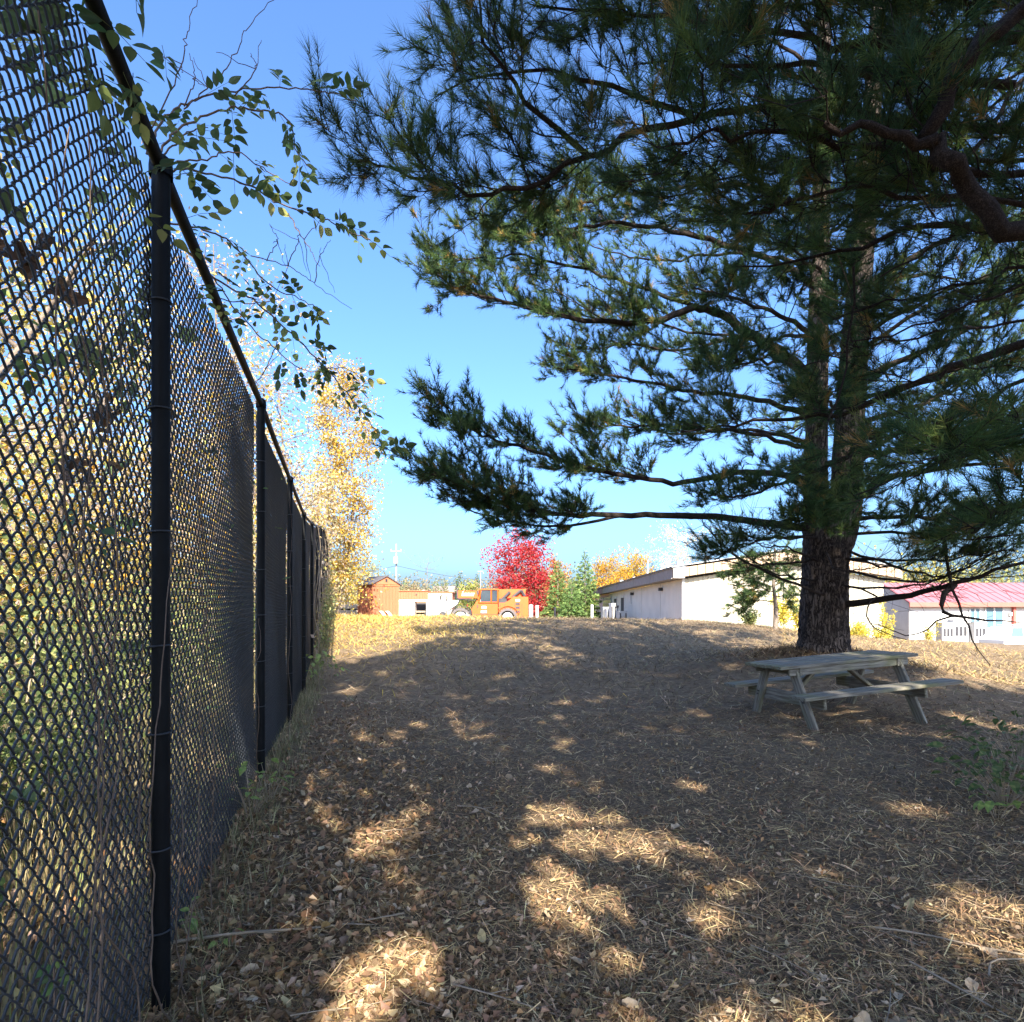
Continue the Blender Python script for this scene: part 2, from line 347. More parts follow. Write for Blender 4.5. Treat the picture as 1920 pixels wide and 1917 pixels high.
# heap of needles and roots round the pine trunk
a = rg.uniform(0, 6.283, 6000); r = np.abs(rg.normal(0, .75, 6000)) + .35; acc(*straw(rg, PINE[0] + r * np.cos(a), PINE[1] + r * np.sin(a), rg.uniform(.08, .25, 6000), rg.uniform(.004, .012, 6000), BROWN + STRAW[2:5], .5, .03))
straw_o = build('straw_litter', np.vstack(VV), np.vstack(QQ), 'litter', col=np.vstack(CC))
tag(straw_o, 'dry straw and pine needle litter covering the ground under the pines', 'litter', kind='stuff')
LEAFC = [(.40, .28, .18), (.30, .20, .12), (.50, .38, .26), (.22, .135, .075), (.36, .22, .11), (.17, .11, .065)]
x, y = keep_right(*wedge(rg, 62000, 1.7, 10))
n = len(x); nearf = np.exp(-((side(x, y) + .9) / 1.0) ** 2)             # thicker along the fence
k = rg.random(n) < .38 + .5 * nearf; x, y = x[k], y[k]; n = len(x)
zz = gz(x, y) + rg.uniform(.004, .028, n)
def leaf_frags(rng, pos, size, cols):
    n = len(pos); d = rand_unit(rng, n); nn = unit(rand_unit(rng, n) + np.array([0, 0, .8])); d = unit(d - nn * (d * nn).sum(1, keepdims=True)); e = np.cross(nn, d)
    L = size[:, None]; wl = lambda lo, hi: L * rng.uniform(lo, hi, (n, 1)); cu = rng.uniform(-.1, .55, (n, 1)) * L; tw = rng.normal(0, .16, (n, 1)) * L
    V = np.stack([pos - d * L * .5 + nn * tw, pos - d * wl(.08, .24) + e * wl(.10, .36) + nn * cu, pos + d * wl(.06, .26) + e * wl(.06, .34) + nn * cu * rng.uniform(.3, 1, (n, 1)), pos + d * L * .5 - nn * tw,
                  pos + d * wl(.04, .24) - e * wl(.06, .34) + nn * cu * rng.uniform(0, 1, (n, 1)), pos - d * wl(.06, .26) - e * wl(.10, .36) + nn * cu * rng.uniform(.2, 1.1, (n, 1))], 1).reshape(-1, 3)
    b = np.arange(n)[:, None] * 6; Q = np.concatenate([b + np.array([[0, 1, 2, 3]]), b + np.array([[0, 3, 4, 5]])], 1).reshape(-1, 4)
    return V, Q, np.repeat(pick(rng, cols, n, .25), 2, axis=0) * rng.uniform(.8, 1.2, (2 * n, 1))
V, T, C = leaf_frags(rg, np.c_[x, y, zz], rg.uniform(.014, .046, n) * (.8 + .6 * np.exp(-((side(x, y) + .5) / .8) ** 2)), [(.36, .25, .15), (.27, .18, .105), (.44, .33, .21), (.20, .125, .07), (.31, .19, .10), (.15, .10, .06)])
frag = build('leaf_fragment_litter', V, T, 'litter', col=C)
tag(frag, 'small dry brown leaf fragments scattered over the near ground', 'litter', kind='stuff')

def lobed_leaf(name, seed, kind):
    r = np.random.default_rng(seed); n = 18; th = np.linspace(0, 2 * math.pi, n, endpoint=False)
    if kind == 'maple': rad = (.30 + .20 * np.clip(np.cos(5 * th), -.2, 1) * (.6 + .4 * np.cos(th))) * (1 + r.normal(0, .09, n))
    elif kind == 'oval': rad = 1 / np.sqrt((np.cos(th) / .52) ** 2 + (np.sin(th) / .27) ** 2) * (1 + r.normal(0, .04, n))
    else: rad = 1 / np.sqrt((np.cos(th) / .50) ** 2 + (np.sin(th) / .36) ** 2) * (1 + .10 * np.cos(4 * th) + r.normal(0, .06, n))
    x = rad * np.cos(th); y = rad * np.sin(th)
    cu, tw = r.uniform(.5, 1.8), r.uniform(-.9, .9)
    z = cu * y ** 2 + tw * x * y + r.normal(0, .05, n) + .25 * x ** 2
    V = np.vstack([np.c_[x, y, z], [[.0, 0, -.02], [-.75, .03, .04], [-.75, -.0, .04]]])
    T = [(i, (i + 1) % n, n) for i in range(n)] + [(n // 2, n + 1, n + 2)]
    return V, T
LEAFMESH = []
for i, (kd, cs) in enumerate([('maple', (.42, .33, .23)), ('oval', (.34, .25, .16)), ('round', (.44, .34, .23)), ('maple', (.26, .165, .09)), ('oval', (.46, .36, .18)), ('round', (.36, .19, .07)), ('maple', (.50, .40, .28)), ('oval', (.20, .12, .07))]):
    V, T = lobed_leaf('fallen_leaf', 40 + i, kd)
    LEAFMESH.append(build('fallen_leaf', V, T, 'litter', col=np.tile(np.array(cs), (len(T), 1)), link=False))
x, y = keep_right(*wedge(rg, 560, 2.0, 7.5, 1.15, .85), off=-.02)
k = rg.random(len(x)) < .35 + .65 * (side(x, y) > -2.6); x, y = x[k][:270], y[k][:270]
wts = np.array([.14, .17, .17, .14, .1, .05, .12, .11])
for i in range(len(x)):
    s = rg.uniform(.035, .08) * (1.15 if rg.random() < .2 else 1)
    obj('fallen_leaf', LEAFMESH[rg.choice(8, p=wts)], ground, (x[i], y[i], float(gz(x[i], y[i])) + .022), (rg.normal(0, .35), rg.normal(0, .35), rg.uniform(0, 6.28)), (s, s * rg.uniform(.8, 1.1), s))
def stick_mesh(seed):
    r = np.random.default_rng(seed); g = G()
    p = np.array([[-.5, 0, 0], [-.2, r.normal(0, .04), .01], [.15, r.normal(0, .05), .0], [.5, r.normal(0, .06), .01]])
    q = spline(p, 9); g.tubes(q, np.linspace(.011, .005, 9), 5)
    for k in (3, 6):
        d = np.array([.13, r.choice([-1, 1]) * .11, .03]); g.tubes(np.array([q[k], q[k] + d * .6, q[k] + d]), [.006, .004, .002], 4)
    return g.mesh('twig', 'drystem', smooth=True, link=False)
STICK = [stick_mesh(i) for i in range(5)]
fixed = [(545, 1685, 2.85, 1.0, .18), (950, 1840, 2.4, .5, -.5), (1660, 1905, 2.3, .45, 1.0), (925, 1528, 4.5, .55, -.3), (790, 1605, 3.7, .4, .35), (1480, 1790, 2.65, .35, -.9), (1850, 1870, 2.35, .6, -1.2), (1800, 1760, 2.8, .7, -.5), (1900, 1790, 2.65, .5, .6), (1560, 1650, 3.4, .35, -.6), (500, 1620, 3.5, .45, .9), (610, 1300, 11, .8, .5), (730, 1320, 10, .7, .3), (770, 1560, 4.1, .35, .1), (420, 1800, 2.6, .3, 1.4), (640, 1880, 2.3, .35, .2), (1380, 1700, 3.1, .3, -.7), (700, 1420, 6.3, .5, .1)]
for i, (px, py, Y, L, rz) in enumerate(fixed):
    p = P(px, py, Y); obj('twig', STICK[i % 5], ground, (p[0], Y, float(gz(p[0], Y)) + .025), (0, rg.normal(0, .04), rz), (L, L * .8, L * .8))
for i in range(46):
    px, py_ = keep_right(*wedge(rg, 1, 2.1, 8, 1.1, .8), off=-.1)
    if not len(px): continue
    L = rg.uniform(.12, .4); obj('twig', STICK[i % 5], ground, (px[0], py_[0], float(gz(px[0], py_[0])) + .02), (0, rg.normal(0, .08), rg.uniform(0, 6.28)), (L, L * .6, L * .6))

# ------------------------------------------------------------------ chain link fence
fence = thing('chain_link_fence', 'tall black vinyl chain link fence along the left side, vines on it', 'fence', (FA[0], FA[1], 0))
NB = 9
def wire_mesh():
    hw = .0325; nw = int((BAY - .02) / hw); z0, z1 = .05, FH - .03; nh = int((z1 - z0) / hw)
    j = np.arange(nh); s = np.where(j % 2 == 0, 1., -1.)
    zs = np.stack([z0 + j * hw, z0 + (j + .2) * hw, z0 + (j + .8) * hw], 1).ravel()
    ov = .0028
    up = np.where(j % 2 == 0, 0., 1.)
    lo, hi = -ov, hw + ov
    f = np.stack([up, np.where(j % 2 == 0, .2, .8), np.where(j % 2 == 0, .8, .2)], 1).ravel()
    yy = np.stack([np.zeros(nh), s * .0042, s * .0042], 1).ravel()
    r = np.random.default_rng(5); pts = np.zeros((nw, len(zs), 3))
    for k in range(nw):
        ff = f if k % 2 == 0 else 1 - f
        sag = .004 * np.sin(zs * 2.1 + k * .05) + .003 * np.sin(zs * 5 + k * .11)
        pts[k] = np.c_[.01 + k * hw + lo + ff * (hi - lo), (yy if k % 2 == 0 else -yy) + sag + .006 * math.sin(k * .09), zs + .002 * math.sin(k * .4)]
    V, Q = tubes(pts, np.full((nw, len(zs)), .0033), 4)
    return build('wire_mesh', V, Q, 'wire', smooth=True, link=False)
WM = wire_mesh()
post_g = G().tubes(np.array([[0, 0, -.3], [0, 0, 1.5], [0, 0, FH + .02]]), [.032] * 3, 18).mesh('post', 'black', smooth=True, link=False)
capg = G(); th = np.linspace(0, math.pi / 2, 6)
capg.tubes(np.array([[0, 0, FH - .03], [0, 0, FH + .0], [0, 0, FH + .03], [0, 0, FH + .045], [0, 0, FH + .05]]), [.041, .041, .038, .022, .001], 18)
cap_me = capg.mesh('post_cap', 'black', smooth=True, link=False)
tie_g = G(); a = np.linspace(0, 2 * math.pi, 15); tie_g.tubes(np.c_[.039 * np.cos(a), .039 * np.sin(a) + .004, np.linspace(-.006, .012, 15)], [.0035] * 15, 5)
tie_g.tubes(np.array([[.03, .03, 0], [.055, .045, .01], [.06, .05, .03]]), [.003] * 3, 4)
tie_me = tie_g.mesh('tie_wire', 'wire', smooth=True, link=False)
posts = []
ang = math.atan2(FU[1], FU[0])
def fz(s): q = fence_xy(s); return float(gz(q[0], q[1]))
for i in range(-1, NB + 1):
    q = FU * (i * BAY); z = fz(i * BAY)
    po = obj('post', post_g, fence, (q[0], q[1], z)); posts.append(po)
    obj('post_cap', cap_me, po)
    if i < 5:
        for zt in (.28, .62, 1.02, 1.36, 1.78, 2.2, 2.65): obj('tie_wire', tie_me, po, (0, 0, zt + .03 * math.sin(i + zt * 9)), (0, 0, ang))
for i in range(-1, NB):
    za, zb = fz(i * BAY), fz((i + 1) * BAY); q = FU * (i * BAY) + FN * .042
    tilt = math.atan2(zb - za, BAY)
    obj('wire_mesh', WM, fence, (q[0], q[1], za), (0, -tilt, ang))
    a0 = np.r_[FU * (i * BAY), za + FH + .0]; b0 = np.r_[FU * ((i + 1) * BAY), zb + FH + .0]
    G().tubes(np.array([a0, (a0 + b0) / 2 + [0, 0, -.008], b0]), [.024] * 3, 12).mesh('top_rail', 'black', fence, smooth=True)

# ------------------------------------------------------------------ pines
NEEDLE = [(.062, .108, .038), (.050, .092, .038), (.084, .136, .042), (.044, .082, .036), (.12, .16, .046)]
PATCH = []      # sunlit openings on the ground (x, y, rx, ry): gaps are cut into the crowns to let the sun through there
def patch(px, py, rx, ry):
    Y = F * CH / (py - HY); PATCH.append(((px - CX) / F * Y, Y, rx, ry))
for a in [(1170, 1572, .46, .42), (1020, 1520, .22, .28), (1110, 1680, .20, .22), (820, 1510, .18, .22), (690, 1590, .2, .25), (740, 1850, .22, .25), (1310, 1480, .2, .25), (1850, 1710, .3, .3),
          (1900, 1800, .25, .2), (1050, 1395, .22, .4), (1730, 1520, .3, .3), (1480, 1880, .2, .15), (660, 1300, .3, .6), (480, 1580, .15, .3), (1370, 1660, .16, .2), (1530, 1620, .14, .2), (1345, 1238, .7, 1.0)]:
    patch(*a)
PATCH += [(-4.6, 20, 2.4, 5.5), (11, 14, 3.5, 5), (-2.3, 3.2, .5, .8), (-3.2, 5.2, .8, 1.2), (-2.2, 1.6, .4, .5), (-4.2, 8.5, 1.0, 2.0)]
def lit_gap(p):
    t = p[:, 2] / SUND[2]; gxy = p[:, :2] - SUND[None, :2] * t[:, None]
    m = np.zeros(len(p), bool)
    for (a, b, rx, ry) in PATCH: m |= ((gxy[:, 0] - a) / rx) ** 2 + ((gxy[:, 1] - b) / ry) ** 2 < 1
    return m
def needles(rng, pos, dirs, nper, L, W, cols, brown=.03):
    n = len(pos) * nper
    p = np.repeat(pos, nper, 0); d = np.repeat(dirs, nper, 0)
    u = rng.random(n)
    pr = rand_unit(rng, n); pr = unit(pr - d * (pr * d).sum(1, keepdims=True))
    a = rng.uniform(.25, 1.05, n)[:, None] * (1.15 - .5 * u[:, None])
    nd = unit(d * np.cos(a) + pr * np.sin(a) + np.array([0, 0, -.10]))
    base = p + d * (u[:, None] - .75) * L * .9
    ln = (L * rng.uniform(.7, 1.15, n))[:, None]
    sd = unit(np.cross(nd, rand_unit(rng, n))) * W * .5
    V = np.stack([base - sd, base + sd, base + nd * ln], 1).reshape(-1, 3)
    T = np.arange(n * 3).reshape(-1, 3)
    tc = pick(rng, cols, len(pos), .2)
    br = rng.random(len(pos)) < brown; tc[br] = np.array([.34, .22, .07])
    C = np.repeat(tc, nper, 0) * rng.uniform(.75, 1.3, (n, 1))
    return V, T, C
def pine_limb(tree, rng, pts, r0, r1, d2=5., l2=1.3, t0=.3, tuft=2, nper=26, L=.10, W=.004, live=1., gap=True, d3=.13, flat=.35, S=7, brown=.03, up=.18, name='branch', fall=.55, fine=True):
    p = np.array(pts, float)
    if tree is pine and abs(p[0, 1] - 12) < .5 and abs(p[0, 0] - PINE[0] - .2) < .7:      # root the limb inside the stem it grows from
        left = p[1, 0] < p[0, 0]; p[0, :2] = (PINE[0] + ((-.1 if left else .42) if p[0, 2] > 3.0 else .05), 12.0)
    if tree is pine2 and p[0, 0] >= 5.85 and p[0, 1] != N0[1]: p[0] = (N0[0] + .05, N0[1], p[0, 2])
    elif tree is pine2 and 3.5 < p[0, 0] < 5.85:      # limbs of the near pine run on to its trunk
        p = np.vstack([[N0[0] + .05, N0[1], p[0, 2] - .35], p])
    Ln = np.linalg.norm(np.diff(p, axis=0), axis=1).sum()
    K = max(8, int(Ln * 5)); c = spline(p, K); c[1:-1] += rng.normal(0, .018, (K - 2, 3)); tt = np.linspace(0, 1, K)
    g = G(); g.tubes(c, r0 + (r1 - r0) * tt ** .8, S)
    n2 = max(2, int(Ln * d2 * (1 - t0)))
    t2 = np.sort(rng.uniform(t0, 1, n2)); idx = t2 * (K - 1); i0 = np.minimum(idx.astype(int), K - 2); f = (idx - i0)[:, None]
    b2 = c[i0] * (1 - f) + c[i0 + 1] * f; tg = unit(c[i0 + 1] - c[i0])
    hp = unit(np.cross(tg, np.array([0, 0, 1.]))); sgn = np.where(np.arange(n2) % 2 == 0, 1., -1.)[:, None]
    an = rng.uniform(.6, 1.15, n2)[:, None]
    dd = unit(tg * np.cos(an) + hp * sgn * np.sin(an) + np.array([0, 0, 1.]) * rng.normal(up, flat, n2)[:, None])
    ln2 = (l2 * (1 - fall * t2) * rng.uniform(.45, 1.1, n2))[:, None]
    K2 = 5; u = np.linspace(0, 1, K2)[None, :, None]
    sec = b2[:, None] + dd[:, None] * ln2[:, None] * u + tg[:, None] * ln2[:, None] * .22 * u ** 2 + np.array([0, 0, .16]) * ln2[:, None] * u ** 2
    sec[:, 1:-1] += rng.normal(0, .015, (n2, K2 - 2, 3))
    rr = np.maximum(.0045, np.minimum(.014, .010 * ln2)); g.tubes(sec, rr * np.linspace(1, .4, K2)[None], 4)
    n3 = np.maximum(2, (ln2[:, 0] / d3).astype(int)); ip = np.repeat(np.arange(n2), n3); N3 = len(ip)
    t3 = rng.uniform(.2, 1, N3); id3 = t3 * (K2 - 1); j0 = np.minimum(id3.astype(int), K2 - 2); f3 = (id3 - j0)[:, None]
    b3 = sec[ip, j0] * (1 - f3) + sec[ip, j0 + 1] * f3; tg3 = unit(sec[ip, j0 + 1] - sec[ip, j0])
    hp3 = unit(np.cross(tg3, np.array([0, 0, 1.])) + 1e-6); s3 = np.where(rng.random(N3) < .5, 1., -1.)[:, None]
    d3v = unit(tg3 * .75 + hp3 * s3 * rng.uniform(.2, .9, (N3, 1)) + np.array([0, 0, 1.]) * rng.normal(up + .05, flat + .05, N3)[:, None])
    l3 = rng.uniform(.12, .34, N3)[:, None] * (1 if live > .5 else 1.7)
    u3 = np.array([0, .5, 1.])[None, :, None]
    tw = b3[:, None] + d3v[:, None] * l3[:, None] * u3 + np.array([0, 0, .12]) * l3[:, None] * u3 ** 2
    if live < .5: tw += rng.normal(0, .02, tw.shape) * u3
    if fine: g.tubes(tw, np.tile(np.array([[.0036, .003, .0022]]) * (1 if W < .006 else 1.4), (N3, 1)), 3)
    lo = g.mesh(name, 'branchbark', tree, smooth=True)
    if live > 0:
        tp, td = [], []
        e = unit(tw[:, 2] - tw[:, 1] + np.array([0, 0, .03]))
        tp.append(tw[:, 2] + e * .02); td.append(e)
        for q in range(tuft - 1):
            k = rng.random(N3) < .85; f_ = rng.uniform(.3, .8, N3)[:, None]
            tp.append((tw[:, 0] * (1 - f_) + tw[:, 2] * f_)[k]); td.append(unit(e + rng.normal(0, .35, e.shape))[k])
        es = unit(sec[:, -1] - sec[:, -2]); tp.append(sec[:, -1]); td.append(es)
        tp = np.vstack(tp + [c[-1:]]); td = np.vstack(td + [unit(c[-1:] - c[-2:-1])])
        k = rng.random(len(tp)) < live
        if gap: k &= ~lit_gap(tp)
        tp, td = tp[k], td[k]
        if len(tp):
            V, T, C = needles(rng, tp, td, nper, L, W, NEEDLE, brown)
            o = build('needles', V, T, 'needle', lo, col=C); tag(o, kind='stuff')
    return lo
def to_local(root_xy, pts):
    z0 = float(gz(*root_xy)); return np.asarray(pts, float)
def trunk_mesh(tree, name, pts, rads, S=26, flare=True):
    K = 60; c = spline(pts, K); r = np.interp(np.linspace(0, 1, K), np.linspace(0, 1, len(rads)), rads)
    V, Q = tubes(c, r[None], S)
    rr = np.random.default_rng(9)
    Vr = V.reshape(K, S, 3); th = np.arange(S) * 2 * math.pi / S
    h = c[:, 2] - c[0, 2]
    rid = 1 + .035 * np.sin(th * 7 + 1)[None] + .025 * rr.normal(size=(K, S))
    if flare: rid += (.34 * np.exp(-h / .22))[:, None] * (1 + .45 * np.sin(th * 4 + .6)[None])
    Vr = c[:, None] + (Vr - c[:, None]) * rid[:, :, None]
    return build(name, Vr.reshape(-1, 3), Q, 'pinebark', tree, smooth=True)

# --- the large pine behind the picnic table
r1 = np.random.default_rng(21)
zb = float(gz(*PINE))
pine = thing('pine_tree', 'large forked white pine with thick trunk behind the picnic table', 'tree')
PT = lambda L: [P(*q) for q in L]
trunk_mesh(pine, 'trunk', [(PINE[0], 12, zb - .25), (PINE[0] + .0, 12, zb + .5), (PINE[0] + .03, 12.0, zb + 1.6), (PINE[0] + .06, 12, zb + 2.5)], [.47, .43, .40, .40])
trunk_mesh(pine, 'trunk', [(PINE[0] - .08, 12.0, zb + 2.0), (PINE[0] - .14, 12, 3.3), (PINE[0] - .10, 12.05, 6.0), (PINE[0] + .05, 12.1, 12), (PINE[0] + .1, 12.2, 19)], [.20, .21, .19, .13, .03], 18, False)
trunk_mesh(pine, 'trunk', [(PINE[0] + .18, 11.95, zb + 1.9), (PINE[0] + .38, 11.95, 3.4), (PINE[0] + .46, 11.9, 5.5), (PINE[0] + .8, 11.9, 10), (PINE[0] + 1.2, 11.8, 18)], [.28, .28, .25, .17, .03], 20, False)
A = dict(W=.0083, L=.118, nper=23, d3=.058, tuft=3, d2=8, gap=False)
for pts, r0, kw in [
    ([(1530, 990, 12), (1340, 972, 11.5), (1200, 966, 11), (1080, 966, 10.6), (1000, 955, 10.3), (930, 940, 10), (860, 908, 9.7), (805, 885, 9.5)], .075, dict(t0=.38, l2=1.5, d2=10)),
    ([(1180, 966, 11), (1080, 985, 10.5), (1000, 985, 10.4), (930, 972, 10.3), (860, 945, 10.1)], .03, dict(t0=.2, l2=.7, d2=9)),
    ([(1530, 900, 12), (1400, 885, 11.3), (1280, 905, 10.9), (1180, 895, 10.5), (1050, 862, 10.2), (930, 828, 10), (870, 800, 9.8), (825, 785, 9.7)], .065, dict(t0=.35, l2=1.3, d2=10)),
    ([(1560, 720, 12), (1430, 640, 11.5), (1350, 590, 11.2), (1300, 578, 11), (1240, 600, 11), (1160, 608, 11), (1050, 592, 10.8), (950, 565, 10.7), (870, 545, 10.5), (810, 510, 10.4)], .10, dict(t0=.40, l2=1.6, d2=9)),
    ([(1310, 578, 11.1), (1200, 540, 10.7), (1080, 500, 10.5), (960, 480, 10.4), (850, 490, 10.3)], .04, dict(t0=.3, l2=1.2)),
    ([(1560, 780, 12), (1400, 745, 11.8), (1280, 730, 11.6), (1150, 705, 11.5), (1040, 690, 11.4)], .06, dict(t0=.3, l2=1.3)),
    ([(1450, 640, 12.2), (1380, 632, 12.2), (1290, 655, 12.2), (1180, 650, 12), (1060, 655, 11.8)], .05, dict(t0=.3, l2=1.0)),
    ([(1560, 850, 12), (1420, 815, 11.5), (1300, 800, 11.2), (1180, 800, 11), (1080, 800, 10.8)], .05, dict(t0=.3, l2=1.2)),
    ([(1590, 540, 12), (1450, 490, 11.5), (1300, 440, 11), (1150, 420, 10.7), (1020, 440, 10.5), (920, 430, 10.4)], .07, dict(t0=.3, l2=1.5)),
    ([(1600, 420, 12), (1400, 350, 11.5), (1200, 360, 11), (1050, 390, 10.7)], .07, dict(t0=.3, l2=1.5)),
    ([(1540, 930, 12), (1480, 905, 10.8), (1400, 930, 9.8), (1330, 930, 9.1)], .04, dict(t0=.3, l2=1.0)),
    ([(1560, 960, 12), (1560, 950, 10.6), (1580, 930, 9.4), (1600, 930, 8.6)], .05, dict(t0=.3, l2=1.2)),
    ([(1590, 870, 12), (1640, 850, 10.8), (1700, 850, 9.8), (1760, 850, 9)], .05, dict(t0=.3, l2=1.2)),
    ([(1610, 910, 12), (1750, 880, 11.4), (1880, 870, 10.8), (2020, 850, 10.2)], .06, dict(t0=.25, l2=1.4)),
    ([(1620, 970, 12), (1720, 970, 11), (1830, 980, 10), (1960, 960, 9)], .05, dict(t0=.25, l2=1.2)),
    ([(1620, 720, 12), (1750, 650, 11.5), (1900, 570, 11), (2050, 500, 10.5)], .07, dict(t0=.3, l2=1.5)),
    ([(1620, 560, 12), (1750, 460, 11.5), (1920, 400, 11), (2060, 340, 10.4)], .07, dict(t0=.3, l2=1.5)),
    ([(1620, 800, 12), (1720, 760, 12.4), (1850, 700, 12.8), (2000, 640, 13)], .06, dict(t0=.3, l2=1.4)),
    ([(1600, 640, 12), (1480, 600, 11), (1380, 560, 10), (1300, 540, 9.2)], .06, dict(t0=.3, l2=1.3)),
    ([(1610, 1000, 12), (1700, 1000, 10.8), (1800, 1012, 9.8), (1930, 1000, 9)], .035, dict(t0=.2, l2=1.0, live=.75)),
    ([(1610, 1050, 12), (1690, 1050, 11.2), (1780, 1050, 10.4), (1900, 1030, 9.6)], .03, dict(t0=.2, l2=.9, live=.6)),
    ([(1540, 1010, 12), (1460, 1010, 11), (1390, 1020, 10.2), (1340, 1050, 9.8)], .03, dict(t0=.2, l2=.8, live=.6)),
    ([(1560, 980, 12), (1540, 985, 10.6), (1530, 975, 9.6), (1520, 985, 9)], .03, dict(t0=.25, l2=.9)),
    ([(1580, 800, 12), (1560, 770, 10.5), (1550, 740, 9.3), (1540, 730, 8.5)], .04, dict(t0=.25, l2=1.1)),
    ([(1590, 650, 12), (1590, 610, 10.5), (1600, 570, 9.3), (1620, 540, 8.5)], .04, dict(t0=.25, l2=1.1)),
    ([(1610, 760, 12), (1700, 720, 11), (1800, 690, 10.2), (1920, 690, 9.6)], .05, dict(t0=.25, l2=1.3)),
    ([(1610, 860, 12), (1730, 800, 11.2), (1850, 790, 10.5), (1980, 770, 9.8)], .05, dict(t0=.25, l2=1.3)),
    ([(1610, 640, 12), (1690, 590, 11), (1790, 540, 10.2), (1900, 500, 9.6)], .05, dict(t0=.25, l2=1.3)),
    ([(1600, 720, 12), (1500, 690, 10.8), (1420, 680, 9.8), (1340, 690, 9)], .05, dict(t0=.3, l2=1.1)),
    ([(1600, 600, 12), (1560, 540, 10.8), (1500, 480, 9.8), (1440, 440, 9)], .05, dict(t0=.3, l2=1.2)),
    ([(1600, 1135, 11.7), (1680, 1122, 11), (1790, 1095, 10.2), (1920, 1055, 9.5), (2120, 990, 8.8)], .075, dict(t0=.35, l2=1.0, d2=4, live=.25)),
]:
    d = dict(A); d.update(kw); pine_limb(pine, r1, PT(pts), r0, .010, **d)
# bare, dead lower branches and twigs
for pts, r0, kw in [
    ([(1600, 1128, 11.7), (1530, 1108, 11.4), (1450, 1083, 11.1), (1380, 1040, 10.8), (1330, 1000, 10.5), (1315, 965, 10.3)], .035, dict(d2=5, l2=.8)),
    ([(1610, 1020, 12), (1700, 1070, 11), (1800, 1083, 10.3), (1930, 1078, 9.6)], .03, dict(d2=7, l2=1.0)),
    ([(1610, 1060, 12), (1680, 1090, 11.2), (1760, 1085, 10.5), (1860, 1040, 9.8)], .03, dict(d2=7, l2=.9)),
    ([(1525, 1040, 12), (1460, 1060, 11.3), (1400, 1045, 10.8), (1350, 990, 10.4)], .025, dict(d2=7, l2=.9)),
    ([(1525, 1000, 12), (1440, 1010, 11.2), (1380, 1000, 10.5), (1320, 1010, 10)], .025, dict(d2=7, l2=.9)),
    ([(1790, 1097, 10.2), (1762, 1125, 10.0), (1772, 1150, 9.9), (1800, 1157, 9.9), (1860, 1163, 9.7), (1930, 1170, 9.5)], .05, dict(d2=1.5, l2=.5)),
    ([(1770, 1010, 10.2), (1782, 1080, 10.1), (1800, 1145, 10), (1818, 1190, 9.9), (1857, 1248, 9.8)], .032, dict(d2=2.5, l2=.5, t0=.1)),
    ([(1805, 1155, 9.9), (1760, 1160, 9.9), (1730, 1185, 9.9), (1690, 1190, 9.9), (1640, 1170, 10)], .018, dict(d2=2, l2=.5)),
    ([(1600, 1100, 12), (1700, 1100, 10.8), (1800, 1070, 10), (1900, 1020, 9.4)], .025, dict(d2=8, l2=.9, flat=.6)),
    ([(1600, 1040, 12), (1660, 1060, 11), (1740, 1050, 10.2), (1830, 1000, 9.5)], .025, dict(d2=8, l2=.9, flat=.6)),
    ([(1540, 1090, 12), (1470, 1080, 11), (1410, 1060, 10.3), (1350, 1050, 9.8)], .022, dict(d2=8, l2=.8, flat=.6)),
    ([(1540, 1060, 12), (1480, 1030, 11.2), (1430, 1020, 10.6), (1380, 980, 10)], .022, dict(d2=8, l2=.8, flat=.6)),
    ([(1560, 1030, 12), (1560, 1060, 10.8), (1600, 1070, 10), (1650, 1060, 9.4)], .02, dict(d2=8, l2=.8, flat=.6)),
    ([(1610, 1090, 11.7), (1640, 1110, 11), (1625, 1140, 10.5), (1640, 1180, 10.2), (1700, 1200, 10)], .02, dict(d2=2, l2=.4)),
]:
    d = dict(live=0., t0=.2, up=.0, flat=.5); d.update(kw); pine_limb(pine, r1, PT(pts), r0, .006, name='dead_branch', **d)
# the rest of the crown: whorls up both stems
for i in range(34):
    z = 4.2 + 14.5 * (i / 33.) ** 1.05; a = i * 2.4 + r1.uniform(-.3, .3)
    if -2.6 < math.atan2(math.sin(a), math.cos(a)) < -1.2 and z < 6: a += math.pi
    Lr = np.interp(z, [4, 9, 14, 19], [5.2, 5.0, 3.6, .9]) * r1.uniform(.8, 1.15)
    c0 = np.array([PINE[0] + (.1 if i % 2 else .5) + .03 * z, 12., z]); h = np.array([math.cos(a), math.sin(a), 0])
    pts = [c0, c0 + h * Lr * .35 + [0, 0, .12 * Lr], c0 + h * Lr * .7 + [0, 0, .16 * Lr], c0 + h * Lr + [0, 0, .30 * Lr]]
    pine_limb(pine, r1, pts, .05, .01, d2=4.2, l2=1.5, t0=.25, tuft=2, nper=14, L=.13, W=.014, d3=.15, S=4)

